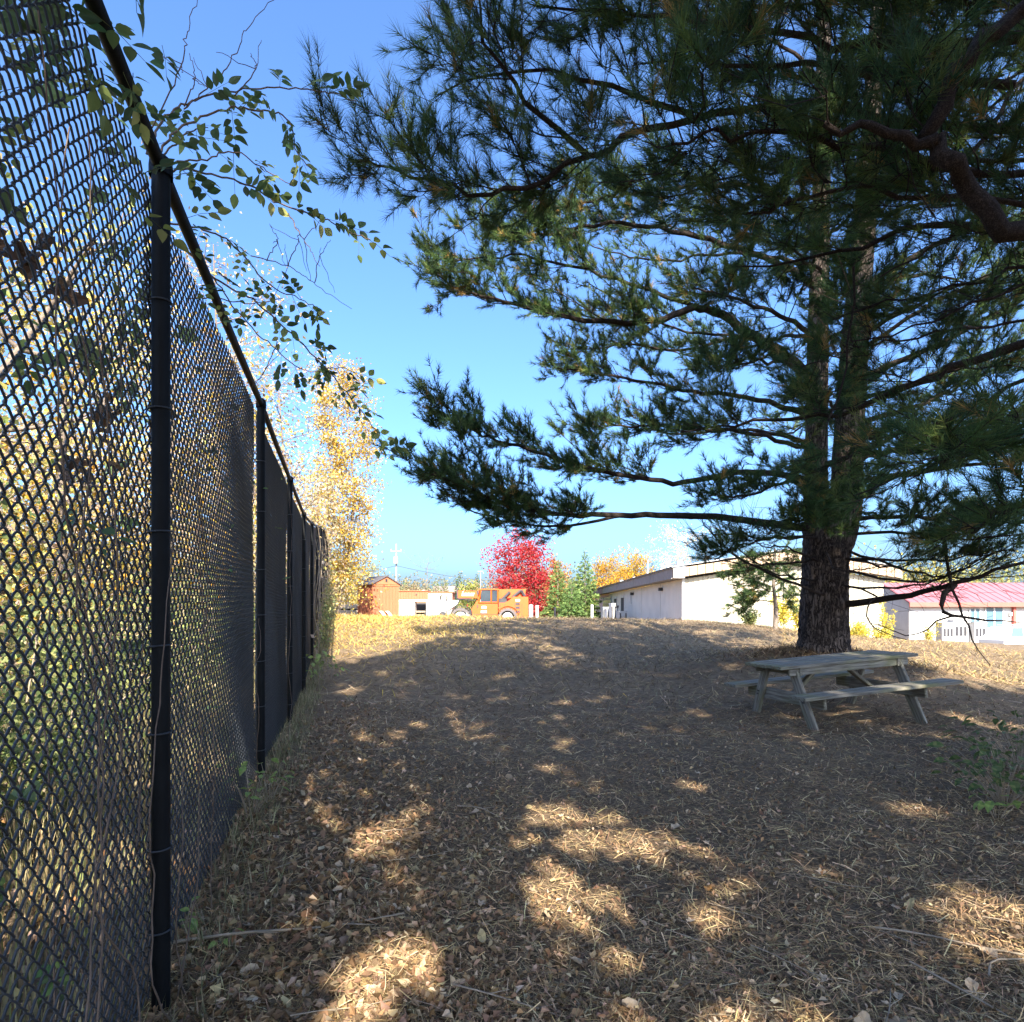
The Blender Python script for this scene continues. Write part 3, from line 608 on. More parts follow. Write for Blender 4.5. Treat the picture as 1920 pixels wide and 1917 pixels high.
# --- the near pine whose trunk stands just outside the right edge
r2 = np.random.default_rng(33)
N0 = (5.9, 4.2)
pine2 = thing('pine_tree', 'near white pine whose branches hang in from the top right', 'tree')
zb2 = float(gz(*N0))
trunk_mesh(pine2, 'trunk', [(N0[0], N0[1], zb2 - .25), (N0[0], N0[1], 1.5), (N0[0] + .1, N0[1], 6), (N0[0] + .1, N0[1], 15)], [.36, .32, .25, .03], 22)
B = dict(W=.0036, L=.118, nper=36, gap=False, tuft=3, d3=.062)
for pts, r0, kw in [
    ([(2600, 330, 4.2), (1900, 245, 4.6), (1500, 200, 4.7), (1210, 245, 4.6), (1100, 300, 4.55), (950, 360, 4.5), (850, 352, 4.5), (750, 325, 4.5), (672, 300, 4.5)], .042, dict(t0=.42, l2=.95, d2=9)),
    ([(1105, 295, 4.55), (1000, 205, 4.4), (950, 140, 4.25), (905, 60, 4.1), (890, -60, 4.0)], .022, dict(t0=.1, l2=.75, d2=9)),
    ([(1300, 215, 4.6), (1150, 160, 4.6), (1030, 130, 4.7), (920, 140, 4.8), (820, 180, 4.9)], .022, dict(t0=.15, l2=.75, d2=9)),
    ([(1865, 428, 4.6), (1750, 420, 4.8), (1620, 460, 5), (1500, 490, 5.2), (1380, 500, 5.3)], .03, dict(t0=.2, l2=.8, d2=8)),
    ([(2500, 480, 5), (1920, 640, 5.2), (1750, 705, 5.4), (1580, 770, 5.6), (1400, 795, 5.8), (1260, 805, 6)], .05, dict(t0=.35, l2=.8, d2=6, live=.8)),
    ([(2500, 480, 5), (1920, 720, 5.4), (1780, 790, 5.5), (1620, 830, 5.6), (1560, 900, 5.6)], .025, dict(t0=.35, l2=.7, d2=6, live=.7)),
    ([(2400, 100, 3.6), (1920, 75, 3.9), (1700, 90, 4), (1450, 60, 4), (1200, 30, 4.1), (1000, 10, 4.2)], .05, dict(t0=.25, l2=.95, d2=9)),
    ([(2400, -150, 3.6), (1900, -80, 3.9), (1500, -70, 4.1), (1150, -70, 4.3), (880, -60, 4.5)], .05, dict(t0=.2, l2=1.1, d2=8)),
    ([(2600, 330, 4.2), (2000, 330, 3.9), (1750, 300, 3.6), (1550, 270, 3.4), (1380, 250, 3.3), (1260, 270, 3.2)], .035, dict(t0=.3, l2=.75, d2=10)),
    ([(1900, 160, 4.4), (1600, 130, 4.3), (1400, 120, 4.3), (1200, 120, 4.4)], .03, dict(t0=.2, l2=.8, d2=10)),
    ([(2300, 420, 3.8), (1900, 380, 3.7), (1680, 360, 3.6), (1500, 370, 3.5), (1400, 400, 3.5)], .025, dict(t0=.3, l2=.6, d2=9)),
    ([(2400, 380, 5.2), (2000, 470, 5.3), (1850, 520, 5.4), (1700, 560, 5.5), (1560, 600, 5.6)], .02, dict(t0=.3, l2=.8, d2=7, live=.75)),
    ([(2400, 180, 4.8), (2050, 200, 5.0), (1900, 230, 5.1), (1740, 240, 5.2), (1600, 300, 5.2)], .02, dict(t0=.25, l2=.8, d2=8)),
    ([(2400, 700, 5.6), (2000, 800, 5.8), (1850, 850, 6), (1720, 880, 6.1), (1600, 930, 6.2)], .02, dict(t0=.3, l2=.7, d2=7, live=.8)),
    ([(2400, 330, 6.0), (1950, 360, 6.2), (1750, 380, 6.3), (1580, 420, 6.4), (1440, 470, 6.5)], .025, dict(t0=.25, l2=.9, d2=7)),
    ([(2400, 560, 6.2), (1950, 590, 6.4), (1780, 620, 6.5), (1620, 650, 6.6), (1500, 690, 6.6)], .02, dict(t0=.3, l2=.8, d2=6)),
    ([(2400, 20, 4.6), (1950, 20, 4.8), (1700, 10, 5.0), (1450, 10, 5.2), (1250, 30, 5.3)], .025, dict(t0=.25, l2=.9, d2=8)),
    ([(1900, 300, 4.9), (1700, 290, 5.0), (1550, 300, 5.1), (1400, 330, 5.2), (1250, 370, 5.2)], .02, dict(t0=.2, l2=.8, d2=8)),
    ([(2300, 720, 3.2), (1980, 800, 3.1), (1850, 830, 3.0), (1760, 870, 2.9)], .014, dict(t0=.45, l2=.32, d2=8, L=.125)),
    ([(2300, 900, 3.6), (2000, 930, 3.5), (1900, 950, 3.4), (1820, 1000, 3.4)], .014, dict(t0=.45, l2=.35, d2=7, L=.125)),
    ([(1600, 500, 5.0), (1590, 650, 5.1), (1560, 780, 5.1), (1535, 860, 5.1)], .010, dict(t0=.5, l2=.3, d2=7)),
]:
    d = dict(B); d.update(kw); pine_limb(pine2, r2, PT(pts), r0, .006, **d)
for pts, r0, r1_, kw in [
    ([(2500, 440, 3.6), (1990, 430, 3.25), (1870, 428, 3.2), (1800, 330, 3.15), (1757, 262, 3.1), (1778, 170, 3.1), (1850, 80, 3.05), (1940, 0, 3.0)], .055, .034, dict(d2=1.2, l2=.6, t0=.3)),
    ([(1757, 262, 3.1), (1690, 258, 3.1), (1610, 240, 3.1), (1545, 232, 3.1)], .03, .014, dict(d2=3, l2=.4)),
    ([(1800, 330, 4.5), (1840, 250, 4.6), (1900, 180, 4.7), (1980, 80, 4.8)], .018, .014, dict(d2=5, l2=.6)),
    ([(2100, 300, 4.7), (1900, 380, 4.7), (1780, 440, 4.75), (1650, 520, 4.8)], .016, .006, dict(d2=6, l2=.6)),
    ([(2100, 500, 4.7), (1900, 540, 4.8), (1750, 600, 4.9), (1600, 640, 5)], .016, .006, dict(d2=6, l2=.6)),
]:
    d = dict(live=0., t0=.2, up=.0, flat=.5); d.update(kw); pine_limb(pine2, r2, PT(pts), r0, r1_, name='dead_branch', S=10, **d)
for i in range(20):
    z = 6.2 + 8.0 * (i / 19.); a = i * 2.4 + .5
    Lr = np.interp(z, [6, 9, 14.5], [5.0, 4.3, .9]) * r2.uniform(.8, 1.15)
    c0 = np.array([N0[0] + .1, N0[1], z]); h = np.array([math.cos(a), math.sin(a), 0])
    pts = [c0, c0 + h * Lr * .35 + [0, 0, .12 * Lr], c0 + h * Lr * .7 + [0, 0, .16 * Lr], c0 + h * Lr + [0, 0, .30 * Lr]]
    pine_limb(pine2, r2, pts, .05, .01, d2=4.5, l2=1.4, t0=.2, tuft=2, nper=9, L=.16, W=.04, d3=.14, S=4)
# --- a third pine behind the camera: it shades the near ground
r3 = np.random.default_rng(44)
T0 = (1.05, -4.7)
pine3 = thing('pine_tree', 'white pine standing behind the viewpoint that shades the near ground', 'tree')
trunk_mesh(pine3, 'trunk', [(T0[0], T0[1], -.3), (T0[0], T0[1], 2), (T0[0] + .1, T0[1], 7), (T0[0], T0[1], 15)], [.34, .30, .22, .03], 18)
for i in range(54):
    z = 2.9 + 12.5 * (i / 53.); a = i * 2.4
    Lr = np.interp(z, [2.5, 7, 15.5], [4.2, 4.9, .8]) * r3.uniform(.8, 1.15)
    c0 = np.array([T0[0], T0[1], z]); h = np.array([math.cos(a), math.sin(a), 0])
    pts = [c0, c0 + h * Lr * .35 + [0, 0, .10 * Lr], c0 + h * Lr * .7 + [0, 0, .14 * Lr], c0 + h * Lr + [0, 0, .24 * Lr]]
    pine_limb(pine3, r3, pts, .05, .01, d2=6.5, l2=1.7, t0=.15, tuft=2, nper=4, L=.22, W=.19, d3=.15, S=4, fine=False)  # needles widened into cards, out of view, only to cast shade
U0 = (7.4, -6.2)
pine4 = thing('pine_tree', 'unseen white pine behind and right of the viewpoint, added for shade', 'tree')  # out of view, added to shade the ground ahead of the camera
trunk_mesh(pine4, 'trunk', [(U0[0], U0[1], -.3), (U0[0], U0[1], 2), (U0[0] + .1, U0[1], 8), (U0[0], U0[1], 17.5)], [.34, .30, .22, .03], 18)
for i in range(54):
    z = 3.5 + 14 * (i / 53.); a = i * 2.4
    Lr = np.interp(z, [3, 8, 18], [4.6, 5.2, .8]) * r3.uniform(.8, 1.15)
    c0 = np.array([U0[0], U0[1], z]); h = np.array([math.cos(a), math.sin(a), 0])
    pts = [c0, c0 + h * Lr * .35 + [0, 0, .10 * Lr], c0 + h * Lr * .7 + [0, 0, .14 * Lr], c0 + h * Lr + [0, 0, .24 * Lr]]
    pine_limb(pine4, r3, pts, .05, .01, d2=6.5, l2=1.7, t0=.15, tuft=2, nper=4, L=.22, W=.19, d3=.15, S=4, fine=False)  # the same wide shading cards in place of fine needles

# ------------------------------------------------------------------ picnic table
def plank_mesh(L, W_, T_, seed, miter=0.):
    bm = bmesh.new(); bmesh.ops.create_cube(bm, size=1.0)
    r = np.random.default_rng(seed)
    bmesh.ops.scale(bm, vec=(L, W_, T_), verts=bm.verts)
    if miter:
        for v in bm.verts: v.co.x += miter * v.co.z
    bmesh.ops.bevel(bm, geom=bm.edges[:], offset=.006, segments=2, affect='EDGES')
    off = r.uniform(-5, 5, 3)
    me = bpy.data.meshes.new('plank'); bm.to_mesh(me); bm.free()
    me.materials.append(M['wood'])
    for p in me.polygons: p.use_smooth = False
    return me
def bar(name, me_args, a, b, parent, roll=0.):
    a = Vector(a); b = Vector(b); d = b - a
    me = plank_mesh(d.length, *me_args)
    o = obj(name, me, parent, (a + b) / 2)
    o.rotation_mode = 'QUATERNION'
    q = d.to_track_quat('X', 'Z'); o.rotation_quaternion = q
    return o
tx, ty = 4.20, 8.36
zl, zr = float(gz(tx - .9, ty - .25)), float(gz(tx + .9, ty + .1))
table = thing('picnic_table', 'weathered grey wooden picnic table with attached benches beneath the pine', 'picnic table', (tx, ty, (zl + zr) / 2 - .02), rot=(0, -math.atan2(zr - zl, 1.8) - .028, math.radians(13)))
table.scale = (1.05,) * 3
for i in range(5):
    o = obj('tabletop_plank', plank_mesh(1.92 + .015 * math.sin(i * 3), .138, .038, i), table, (0, (i - 2) * .146, .735 + .003 * math.sin(i * 2)), (.006 * math.sin(i * 5), 0, 0))
for sgn in (-1, 1):
    for j in range(2):
        obj('seat_plank', plank_mesh(2.12, .135, .038, 10 + j + sgn), table, (.06, sgn * (.60 + j * .143), .435), (.01 * j, 0, 0))
    obj('apron', plank_mesh(1.66, .036, .085, 19 + sgn), table, (0, sgn * .318, .672))
for ex in (-.70, .70):
    obj('tabletop_cleat', plank_mesh(.70, .04, .088, 30), table, (ex + .021 * (1 if ex < 0 else -1), 0, .668), (0, 0, math.pi / 2))
    obj('seat_support', plank_mesh(1.44, .04, .135, 31), table, (ex + .021 * (1 if ex < 0 else -1), 0, .346), (0, 0, math.pi / 2))
    for sgn in (-1, 1):
        bar('leg', (.04, .135, 33), (ex - .022 * (1 if ex < 0 else -1), sgn * .60, -.06), (ex - .022 * (1 if ex < 0 else -1), sgn * .245, .715), table)
    bar('brace', (.085, .04, 37), (ex * .90, 0, .30), (ex * .18, 0, .70), table)

rt = np.random.default_rng(77); n = 260
_p = np.c_[rt.uniform(-.95, .95, n), rt.uniform(-.36, .36, n), np.full(n, .757) + rt.uniform(0, .004, n)]; _a = rt.uniform(0, 6.28, n); _d = np.c_[np.cos(_a), np.sin(_a), rt.normal(0, .02, n)]; _e = np.c_[-np.sin(_a), np.cos(_a), np.zeros(n)]
_L = rt.uniform(.03, .10, (n, 1)); _W = rt.uniform(.0012, .003, (n, 1))
tag(build('needle_debris', np.stack([_p - _d * _L / 2 - _e * _W, _p - _d * _L / 2 + _e * _W, _p + _d * _L / 2], 1).reshape(-1, 3), np.arange(n * 3).reshape(-1, 3), 'litter', table, col=pick(rt, BROWN + STRAW[:3], n)), kind='stuff')
for ex in (-.70, .70):
    for sgn in (-1, 1):
        for zz_, yy_ in ((.33, .44), (.37, .42), (.66, .27), (.69, .25)):
            x_ = ex - .045 * (1 if ex < 0 else -1); G().tubes(np.array([(x_ - .006, sgn * yy_, zz_), (x_ + .006, sgn * yy_, zz_), (x_ + .007, sgn * yy_, zz_)]), [.011, .011, .001], 8).mesh('bolt', 'darkmetal', table)
# ------------------------------------------------------------------ trees
def decid(name, label, group, base, H, R, z0, cols, nleaf, lsize, tr=.14, seed=0, lean=(0, 0), nb=16, bark='greybark', shape='round', clump=.35, bare=0., flat=0., trunk_mat=None, forks=2, S=7, cz=None):
    rng = np.random.default_rng(seed)
    bz = float(gz(base[0], base[1])) if cz is None else cz
    t = thing(name, label, 'tree', group=group)
    b = np.array([base[0], base[1], bz - .3])
    top = np.array([base[0] + lean[0], base[1] + lean[1], bz + H * .93])
    mid = (b + top) / 2 + np.r_[rng.normal(0, .03 * H, 2), 0]
    c = spline([b, b * .7 + mid * .3, mid, top], 18); g = G(); g.tubes(c, np.linspace(tr, tr * .12, 18), S)
    g.mesh('trunk', bark, t, smooth=True)
    ends = []; gb = G()
    for i in range(nb):
        f = z0 / H + (1 - z0 / H) * (i + .5) / nb; k = min(16, int(f * 17)); p = c[k]
        u = (f - z0 / H) / (1 - z0 / H)
        rad = {'round': math.sqrt(max(.05, 1 - (1.6 * u - .75) ** 2)), 'column': .85 - .45 * abs(2 * u - .8), 'cone': 1 - .85 * u, 'vase': .5 + .6 * u}[shape]
        a = i * 2.4 + rng.uniform(-.4, .4); rr = R * rad * rng.uniform(.75, 1.1)
        e = p + np.array([math.cos(a) * rr, math.sin(a) * rr, rr * rng.uniform(.25, .7) if shape != 'column' else rr * rng.uniform(.8, 1.6)])
        e[2] = min(e[2], bz + H)
        q = spline([p, (p + e) / 2 + rng.normal(0, .06 * R, 3) + [0, 0, -.05 * R], e], 7); gb.tubes(q, np.linspace(max(.012, tr * .38 * (1 - .6 * f)), .006, 7), 5)
        ends.append(q[3:])
        for s_ in range(4):
            m = q[rng.integers(2, 6)]; e2 = m + rng.normal(0, .3 * R, 3) * [1, 1, .7] + [0, 0, .12 * R]; e2[2] = min(e2[2], bz + H * 1.02)
            q2 = spline([m, (m + e2) / 2 + rng.normal(0, .03 * R, 3), e2], 5); gb.tubes(q2, np.linspace(max(.008, tr * .12), .004, 5), 4); ends.append(q2[2:])
            for s3 in range(2):
                e3 = e2 + rng.normal(0, .14 * R, 3) + [0, 0, .06 * R]; gb.tubes(np.array([q2[3], (q2[3] + e3) / 2, e3]), [max(.006, tr * .06), .005, .004], 3); ends.append(e3[None])
    tag(gb.mesh('branches', bark, t, smooth=True), kind='stuff')
    if nleaf:
        E = np.vstack(ends); k = rng.integers(0, len(E), nleaf)
        pos = E[k] + rng.normal(0, clump * R * .5, (nleaf, 3)) * [1, 1, .8]
        pos[:, 2] = np.maximum(pos[:, 2], bz + .1)
        V, T, C = leaf_quads(rng, pos, lsize, cols, flat=flat, aspect=.65)
        o = build('crown', V, T, 'leaf', t, col=C); tag(o, kind='stuff')
    return t
def spruce(name, label, group, base, H, R, cols, seed=0, n=3000, size=.34, z0=.04, tr=.12):
    rng = np.random.default_rng(seed); bz = float(gz(*base)); t = thing(name, label, 'tree', group=group)
    G().tubes(np.array([[base[0], base[1], bz - .3], [base[0], base[1], bz + H * .5], [base[0], base[1], bz + H]]), [tr, tr * .6, .01], 7).mesh('trunk', 'greybark', t, smooth=True)
    nb = 80; lv = np.sort(rng.random(nb)) ; lv = z0 + (1 - z0) * (np.arange(nb) + rng.random(nb)) / nb
    az = np.arange(nb) * 2.4; Lb = R * (1 - lv) ** .85 * rng.uniform(.75, 1.15, nb) + .06
    k = rng.choice(nb, n, p=(Lb / Lb.sum())); u = rng.random(n) ** .6
    dirs = np.c_[np.cos(az), np.sin(az), np.zeros(nb)][k]
    sd = np.c_[-np.sin(az), np.cos(az), np.zeros(nb)][k]
    pos = np.array([base[0], base[1], bz]) + dirs * (Lb[k] * u)[:, None] + sd * (rng.normal(0, .16, n) * Lb[k] * (1.1 - .6 * u))[:, None]
    pos[:, 2] += H * lv[k] - .22 * Lb[k] * u + .18 * Lb[k] * u ** 2 + rng.normal(0, .04 * R, n)
    d = unit(dirs + rng.normal(0, .45, (n, 3)) + [0, 0, -.12]); L = size * rng.uniform(.6, 1.3, (n, 1)) * (.5 + .7 * (1 - lv[k]))[:, None]
    e = unit(np.cross(d, rand_unit(rng, n))) * L * .20
    V = np.stack([pos - e, pos + e, pos + d * L], 1).reshape(-1, 3)
    o = build('crown', V, np.arange(n * 3).reshape(-1, 3), 'needle', t, col=pick(rng, cols, n, .22)); tag(o, kind='stuff')
    return t
def at(px, Y): return ((px - CX) / F * Y, Y)
RED = [(.40, .014, .022), (.47, .028, .04), (.30, .01, .016), (.52, .08, .065), (.26, .03, .02)]
YEL = [(.52, .29, .02), (.56, .35, .035), (.46, .22, .02), (.40, .30, .04)]
GRN = [(.15, .23, .07), (.20, .29, .09), (.11, .18, .06)]
DGR = [(.035, .075, .045), (.05, .095, .05), (.03, .06, .04)]
CRM = [(.58, .44, .25), (.50, .39, .25), (.54, .40, .29), (.44, .34, .17), (.52, .42, .11)]
GOLD = [(.56, .35, .04), (.50, .28, .03), (.62, .46, .12), (.42, .33, .06), (.52, .44, .22)]
BG = 'trees far behind the mound'
decid('maple_tree', 'bright crimson maple behind the orange telehandler', BG, at(982, 75), 9.8, 3.4, 1.4, RED, 14000, .27, .16, 101, clump=.36, bark='paletrunk', nb=20)
decid('maple_tree', 'rust brown tree just right of the crimson maple', BG, at(1042, 82), 8.6, 2.0, 1.5, [(.45, .16, .05), (.36, .17, .06), (.40, .25, .08)], 3500, .32, .14, 102, shape='cone')
spruce('spruce_tree', 'green conifer directly below the rust brown tree', BG, at(1046, 70), 6.8, 2.0, GRN + [(.26, .29, .08)], 103, 4500)
spruce('spruce_tree', 'tall light green spruce between the rust brown tree and the yellow maples', BG, at(1097, 70), 8.1, 2.2, GRN + [(.26, .31, .09)], 104, 5500)
spruce('spruce_tree', 'small green spruce in front of the tall light green one', BG, at(1072, 66), 4.6, 1.7, GRN, 105, 3000)
spruce('spruce_tree', 'thin bluish spruce tip left of the yellow maples', BG, at(1121, 96), 8.9, 1.3, DGR, 106, 1800)
spruce('spruce_tree', 'dark spruce tip above the left yellow maple', BG, at(1149, 98), 10.0, 1.9, DGR, 107, 2200)
spruce('spruce_tree', 'dark spruce tip above the right yellow maple', BG, at(1191, 98), 10.0, 2.0, DGR, 108, 2200)
spruce('spruce_tree', 'dark spruce between right yellow maple and the roof edge', BG, at(1206, 100), 8.6, 1.7, DGR, 109, 1800)
spruce('spruce_tree', 'dark spruce rising behind the eave of the white building', BG, at(1224, 99), 9.0, 1.9, DGR, 110, 2200)
decid('maple_tree', 'golden maple at the far left end of the white building', BG, at(1146, 86), 8.2, 2.6, 1.0, YEL + [(.66, .28, .03)], 10000, .24, .14, 111, clump=.45)
decid('maple_tree', 'golden maple right behind the white building eave', BG, at(1190, 92), 9.0, 3.0, 2.2, YEL, 10000, .24, .14, 112, clump=.45)
decid('cottonwood_tree', 'tall half bare pale cottonwood above the white building roof', BG, at(1266, 110), 16.0, 5.2, 5, [(.72, .58, .34), (.66, .56, .40), (.70, .52, .22)], 4000, .26, .3, 113, bark='paletrunk', nb=22, shape='vase', clump=.25)
decid('bare_tree', 'bare grey leafless tree behind the cream container', BG, at(803, 80), 8.6, 2.8, 3, [], 0, .3, .11, 114, nb=14, shape='vase')
decid('bare_tree', 'thin bare tree between lamp post and crimson maple', BG, at(921, 92), 8.4, 2.0, 3, [], 0, .3, .09, 115, nb=10, shape='vase')
spruce('spruce_tree', 'small dark cone shaped spruce left of the lamp post', BG, at(861, 92), 6.9, 1.4, DGR + GRN, 116, 2600)
spruce('spruce_tree', 'dark spruce beside the lamp post behind the boom', BG, at(894, 94), 6.9, 1.5, DGR + GRN, 117, 2600)
decid('green_tree', 'yellow green rounded tree in front of the dark spruce by the lamp post', BG, at(884, 84), 4.9, 1.6, .6, [(.28, .30, .06), (.20, .25, .06), (.36, .34, .08)], 2600, .3, .1, 118, clump=.5)
spruce('spruce_tree', 'pale green conifer left of the bare grey tree', BG, at(817, 74), 4.9, 1.4, [(.24, .27, .12), (.32, .32, .16), (.15, .2, .09)], 119, 2400)
spruce('spruce_tree', 'pale green conifer right of the bare grey tree', BG, at(833, 76), 5.2, 1.5, [(.24, .27, .12), (.32, .32, .16), (.15, .2, .09)], 120, 2400)
decid('brown_thicket', 'brown grey thicket behind the low brown container', BG, at(768, 66), 4.0, 2.3, .3, [(.30, .24, .13), (.36, .27, .15), (.22, .2, .1)], 4200, .24, .1, 121, clump=.5, nb=14)
spruce('spruce_tree', 'small green spruce tip above the brown thicket', BG, at(759, 70), 4.8, 1.0, GRN, 122, 1500)
decid('sparse_tree', 'sparse greenish young tree behind the rust red shed', BG, at(700, 60), 6.4, 1.5, 1.5, [(.26, .28, .12), (.36, .33, .15)], 900, .22, .08, 123, nb=12, shape='cone')
decid('brown_thicket', 'tan thicket right of the lamp post behind the telehandler', BG, at(930, 84), 4.1, 3.4, .3, [(.36, .27, .12), (.30, .26, .12), (.42, .30, .14)], 4200, .26, .1, 124, clump=.5, nb=14)
decid('yellow_bush', 'olive yellow bushes behind the white stacked slabs', BG, at(648, 52), 4.2, 2.2, .4, [(.45, .36, .08), (.36, .33, .1), (.52, .38, .1)], 4500, .2, .08, 125, clump=.5, nb=14)
# hedge-like tree line that closes the horizon
for i, (px, Y, h, r_, cols, lab) in enumerate([
    (1010, 100, 6.5, 5, [(.2, .22, .08), (.3, .26, .1)], 'low mixed green and tan tree clump behind the crimson maple'),
    (720, 120, 5.5, 6, [(.28, .24, .12), (.2, .2, .1)], 'low hazy brown tree clump far behind the rust red shed'),
    (850, 125, 5.2, 6, [(.26, .24, .12), (.2, .2, .1)], 'low hazy brown tree clump far behind the small house'),
    (1090, 115, 5.5, 6, [(.16, .2, .08), (.22, .22, .1)], 'low green tree clump far behind the light green spruce'),
    (1700, 95, 8, 6, [(.5, .4, .1), (.3, .3, .1)], 'yellow green tree clump rising behind the red roof'),
    (1850, 95, 9, 7, [(.4, .36, .12), (.25, .28, .1)], 'olive tree clump behind the right part of the red roof'),
    (1560, 100, 9, 6, [(.5, .36, .08), (.34, .3, .1)], 'yellow brown tree clump behind the white building')]):
    decid('tree_clump', lab, BG, at(px, Y), h, r_, .5, cols, 4000, .5, .15, 140 + i, clump=.5, nb=16)

# trees beyond the fence on the left
LG = 'trees beyond the fence'
def beyond(px, Y): return at(px, Y)
decid('poplar_tree', 'tall golden poplar standing at the end of the fence', LG, at(630, 34), 15.0, 1.8, 4.2, GOLD, 13000, .135, .13, 201, shape='column', nb=34, clump=.30, lean=(.25, 0))
decid('poplar_tree', 'slim golden poplar left of the tall one at the fence end', LG, at(600, 33), 13.2, 1.2, 3.6, GOLD, 4200, .17, .10, 202, shape='column', nb=24, clump=.32, lean=(.1, 0))
decid('poplar_tree', 'short yellow poplar sapling right at the fence end', LG, at(606, 37), 10.0, .9, 2.5, GOLD + [(.5, .48, .2)], 2600, .16, .08, 203, shape='column', nb=18, clump=.35)
decid('tan_tree', 'pale tan leaved tree with bare twigs above the fence', LG, at(520, 23), 9.6, 2.4, 1.5, CRM, 5200, .11, .12, 204, nb=26, shape='vase', clump=.3)
decid('tan_tree', 'tall cream leaved tree behind the third fence post', LG, at(400, 17), 11.4, 2.2, 1.5, CRM, 4800, .10, .12, 205, nb=24, clump=.3)
decid('tan_tree', 'tan leaved thicket tree low behind the fence end', LG, at(570, 29), 7.0, 2.0, .6, CRM + [(.4, .42, .16)], 4200, .13, .1, 206, nb=20, clump=.35)
decid('yellow_tree', 'yellow leaved tree behind the nearest fence panel', LG, at(130, 9.5), 6.6, 2.1, 1.6, GOLD + [(.62, .60, .2)], 6500, .09, .13, 207, nb=24, clump=.35)
decid('yellow_tree', 'cream and yellow tree at the far left edge', LG, (-8.6, 8.2), 6.8, 2.4, 1.2, GOLD + CRM, 6500, .10, .15, 208, nb=24, clump=.35)
decid('yellow_tree', 'yellow tree seen through the second fence panel', LG, at(330, 13), 7.4, 2.2, 1.2, GOLD + CRM, 5500, .10, .12, 209, nb=24, clump=.35)
decid('tan_tree', 'tan tree seen through the third fence panel', LG, at(440, 19), 8.0, 2.2, 1.0, CRM, 5000, .12, .12, 210, nb=22, clump=.35)
decid('leaning_tree', 'leaning brown trunked tree deep behind the nearest fence panel', LG, (-7.5, 6.3), 6.0, 1.8, 2.5, [(.3, .34, .1), (.5, .48, .14)], 2600, .09, .2, 211, lean=(2.2, 1.5), nb=14)
for i, (px, Y, h) in enumerate([(60, 22, 9), (200, 26, 11), (330, 30, 12), (450, 36, 13), (-60, 16, 8), (540, 45, 14)]):
    decid('woodland_tree', ['pale yellow woodland tree at the far left behind the fence', 'pale yellow woodland tree second from the left behind the fence', 'pale yellow woodland tree third from the left behind the fence', 'pale yellow woodland tree fourth from the left behind the fence', 'pale yellow woodland tree outside the left frame edge', 'pale yellow woodland tree fifth from the left behind the fence'][i], LG, at(px, Y), h * .72, 3.2, 1, CRM + GOLD, 3600, .2, .16, 230 + i, nb=20, clump=.4)

# undergrowth beyond the fence
def shrub(label, xy, H, R, cols, n, size, seed, group='shrubs beyond the fence', name='shrub', stems=9):
    rng = np.random.default_rng(seed); t = thing(name, label, 'shrub', (0, 0, 0), group=group); bz = float(gz(*xy)); g = G(); ends = []
    for i in range(stems):
        a = rng.uniform(0, 6.28); r = R * rng.uniform(.2, .95); e = np.array([xy[0] + r * math.cos(a), xy[1] + r * math.sin(a), bz + H * rng.uniform(.55, 1)])
        b = np.array([xy[0] + rng.normal(0, .08 * R), xy[1] + rng.normal(0, .08 * R), bz - .05])
        q = spline([b, (b * 1.3 + e * .7) / 2 + [0, 0, .15 * H], e], 8); g.tubes(q, np.linspace(.012, .004, 8), 4); ends.append(q[2:])
    g.mesh('stems', 'drystem', t, smooth=True)
    E = np.vstack(ends); pos = E[rng.integers(0, len(E), n)] + rng.normal(0, .2 * R, (n, 3)) * [1, 1, .9]
    pos[:, 2] = np.maximum(pos[:, 2], bz + .03)
    V, T, C = leaf_quads(rng, pos, size, cols, aspect=.6)
    tag(build('foliage', V, T, 'leaf', t, col=C), kind='stuff')
    return t
UG = [(.16, .20, .07), (.24, .27, .09), (.11, .15, .06), (.34, .34, .12)]
for i, (s, off, H, R, cols, lab) in enumerate([
    (-1.0, 1.0, 1.3, .7, UG, 'green shrub hard against the left frame edge behind the fence'),
    (.2, 1.5, 1.7, .9, UG, 'olive shrub behind the nearest fence post'),
    (1.8, 1.2, 1.5, .8, UG, 'bushy green shrub behind the middle of the second fence panel'),
    (3.6, 1.4, 1.7, .9, UG, 'green shrub behind the second fence post'),
    (5.6, 1.3, 1.8, .9, UG + CRM[:1], 'mixed green and tan shrub behind the third fence panel'),
    (8.0, 1.5, 2.0, 1.0, UG, 'green shrub behind the third fence post'),
    (11, 1.5, 2.2, 1.1, UG + CRM[:1], 'tall green shrub behind the fourth fence post'),
    (14.5, 1.6, 2.3, 1.2, UG, 'tall green shrub behind the fifth fence post'),
    (19, 1.7, 2.4, 1.3, UG + GOLD[:1], 'yellow green shrub near the far end of the fence'),
    (24, 1.6, 2.6, 1.4, UG + GOLD[:1], 'yellow green shrub at the far end of the fence'),
    (-2.2, 3.0, 2.3, 1.3, UG, 'large green bush deep behind the nearest fence panel'),
    (.8, 3.6, 2.5, 1.5, UG, 'large olive bush deep behind the second fence panel'),
    (5.0, 4.2, 2.7, 1.7, UG, 'large green bush deep behind the third fence panel'),
    (10, 4.5, 3.0, 1.9, UG, 'large green bush deep behind the fourth fence panel')]):
    q = fence_xy(s, off); shrub(lab, (q[0], q[1]), H, R, cols, 2600, .06 if off < 2 else .10, 300 + i)
rg = np.random.default_rng(12)
s = rg.uniform(-3.5, 26, 26000); o_ = .12 + np.abs(rg.normal(0, 2.2, 26000)); q = FA[None] + FU[None] * s[:, None] + FN[None] * o_[:, None]
h = rg.uniform(.15, .75, len(s)) * (1 - .3 * (o_ < .5)); z = gz(q[:, 0], q[:, 1]); tip = np.c_[q + rg.normal(0, .22, (len(s), 2)) * h[:, None], z + h]
